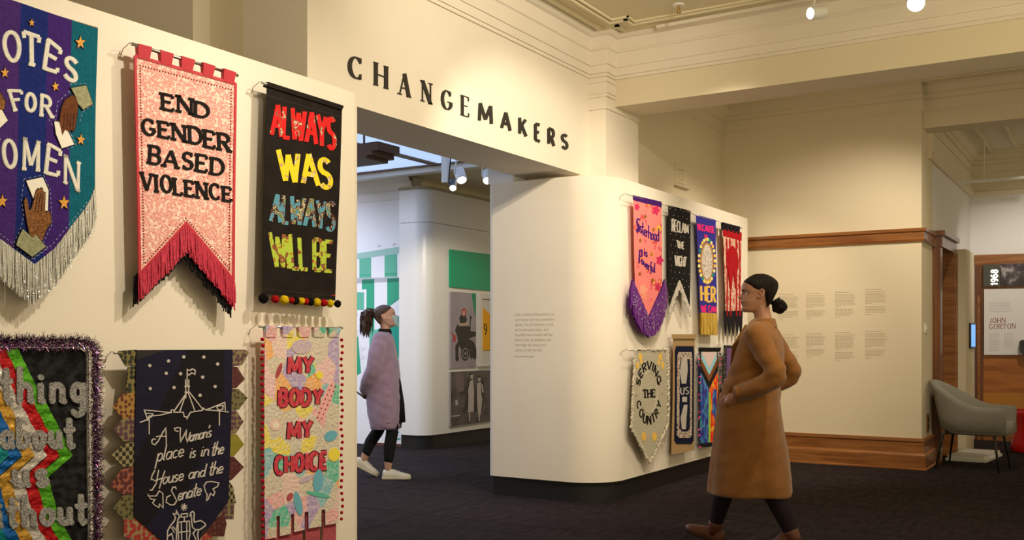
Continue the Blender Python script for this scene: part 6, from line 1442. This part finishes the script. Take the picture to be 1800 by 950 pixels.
# mask
M_mask = mat('pale blue paper mask', (.40, .58, .66), .8, bump=(40, .5, 'wave'))
mb = MB(); rows = []
for j in range(13):
    t = -.02+.47*j/12; row = []
    for i in range(17):
        th = (-1+2*i/16)*.98; q = hsurf(th, max(0, t)); fx = max(q[0], (.112 if t > .25 else .106)*(1-abs(th)*.22)) if abs(th) < .5 else q[0]
        row.append(H2(fx+.007+.004*math.sin(j*2.1)*(1-abs(th)), q[1]*1.04, t*.215))
    rows.append(row)
mb.loft(rows, cap=False, closed=False); mb.build('face_mask', M_mask, w2, smooth=True)
for sy in (1, -1):
    MB().tube([H2(.06, sy*.056, .085), H2(.02, sy*.070, .10), H2(-.02, sy*.078, .12)], .0018, 6).tube([H2(.055, sy*.05, .02), H2(.01, sy*.064, .06), H2(-.02, sy*.076, .085)], .0018, 6).build('ear_loop', mat('white elastic', (.7, .7, .7), .7), w2)
M_card = mat('lilac wool', (.34, .235, .32), .98, var=((.25, .17, .245), 14, .7), bump=(120, .6), bump2=(14, .5), sheen=.4)
fold2 = lambda t, z: 1+(.030*math.sin(4*t+.6)+.018*math.sin(7*t))*max(0, min(1, (1.1-z)/.5))
mb = MB(); mb.loft([ell_ring(T2, x, z, a, b, 56, f=fold2) for x, z, a, b in ((.055, .475, .138, .185), (.052, .52, .150, .195), (.045, .62, .160, .205), (.04, .78, .165, .21), (.03, .95, .160, .21), (.03, 1.1, .145, .205), (.03, 1.2, .130, .20), (.03, 1.29, .108, .192), (.033, 1.345, .085, .155), (.038, 1.375, .066, .105), (.04, 1.39, .055, .07))])
s2 = [.078, .074, .072, .062, .050]
limb(mb, aR, s2, 18); limb(mb, aL, s2, 18)
def wr2(co):
    z = co.z; x = (co-base2).dot(fw2); return .0012*math.sin(60*z+30*x)+.0022*math.sin(14*z-38*x)
remesh(mb, .011, 3, 'cardigan', M_card, w2, wr=wr2)
mb = MB(); mb.loft([ell_ring(T2, .055, z, .141, .188, 40, f=fold2) for z in (.472, .50)]+[ell_ring(T2, .053, .535, .151, .195, 40, f=fold2)], cap=False); mb.build('hem_band', mat('lilac rib', (.27, .18, .25), .98, bump=(160, .8, 'wave')), w2, smooth=True)
M_bd = mat('black dress', (.012, .011, .013), .85)
mb = MB(); mb.loft([ell_ring(T2, x, z, a, b, 28) for x, z, a, b in ((.13, .53, .112, .10), (.12, .7, .112, .10), (.09, .9, .11, .11), (.05, 1.2, .09, .11), (.045, 1.35, .07, .09), (.048, 1.40, .054, .056))]); mb.build('dress', M_bd, w2, smooth=True)
mb = MB(); mb.loft([ell_ring(T2, .047, z, a, a*.98, 24) for z, a in ((1.375, .066), (1.40, .060), (1.415, .054), (1.40, .050))], cap=False); mb.build('neckband', M_bd, w2, smooth=True)
ph = thing('mobile_phone', 'black mobile phone held behind the back of the woman in lilac', 'phone', T2(-.165, -.05, .80)); c = T2(-.185, -.03, .80); u = (Vector((0, 0, 1))*.5-fw2*.7+lf2*.2).normalized(); s = lf2*.035; n_ = u.cross(s).normalized()*.008
MB().prism([c-u*.075-s, c+u*.075-s, c+u*.075+s, c-u*.075+s], n_).build('casing', M_blackp, ph); MB().prism([c-u*.07-s*.9+n_, c+u*.07-s*.9+n_, c+u*.07+s*.9+n_, c-u*.07+s*.9+n_], n_*.1).build('screen', mat('dark glass', (.01, .01, .012), .1), ph)
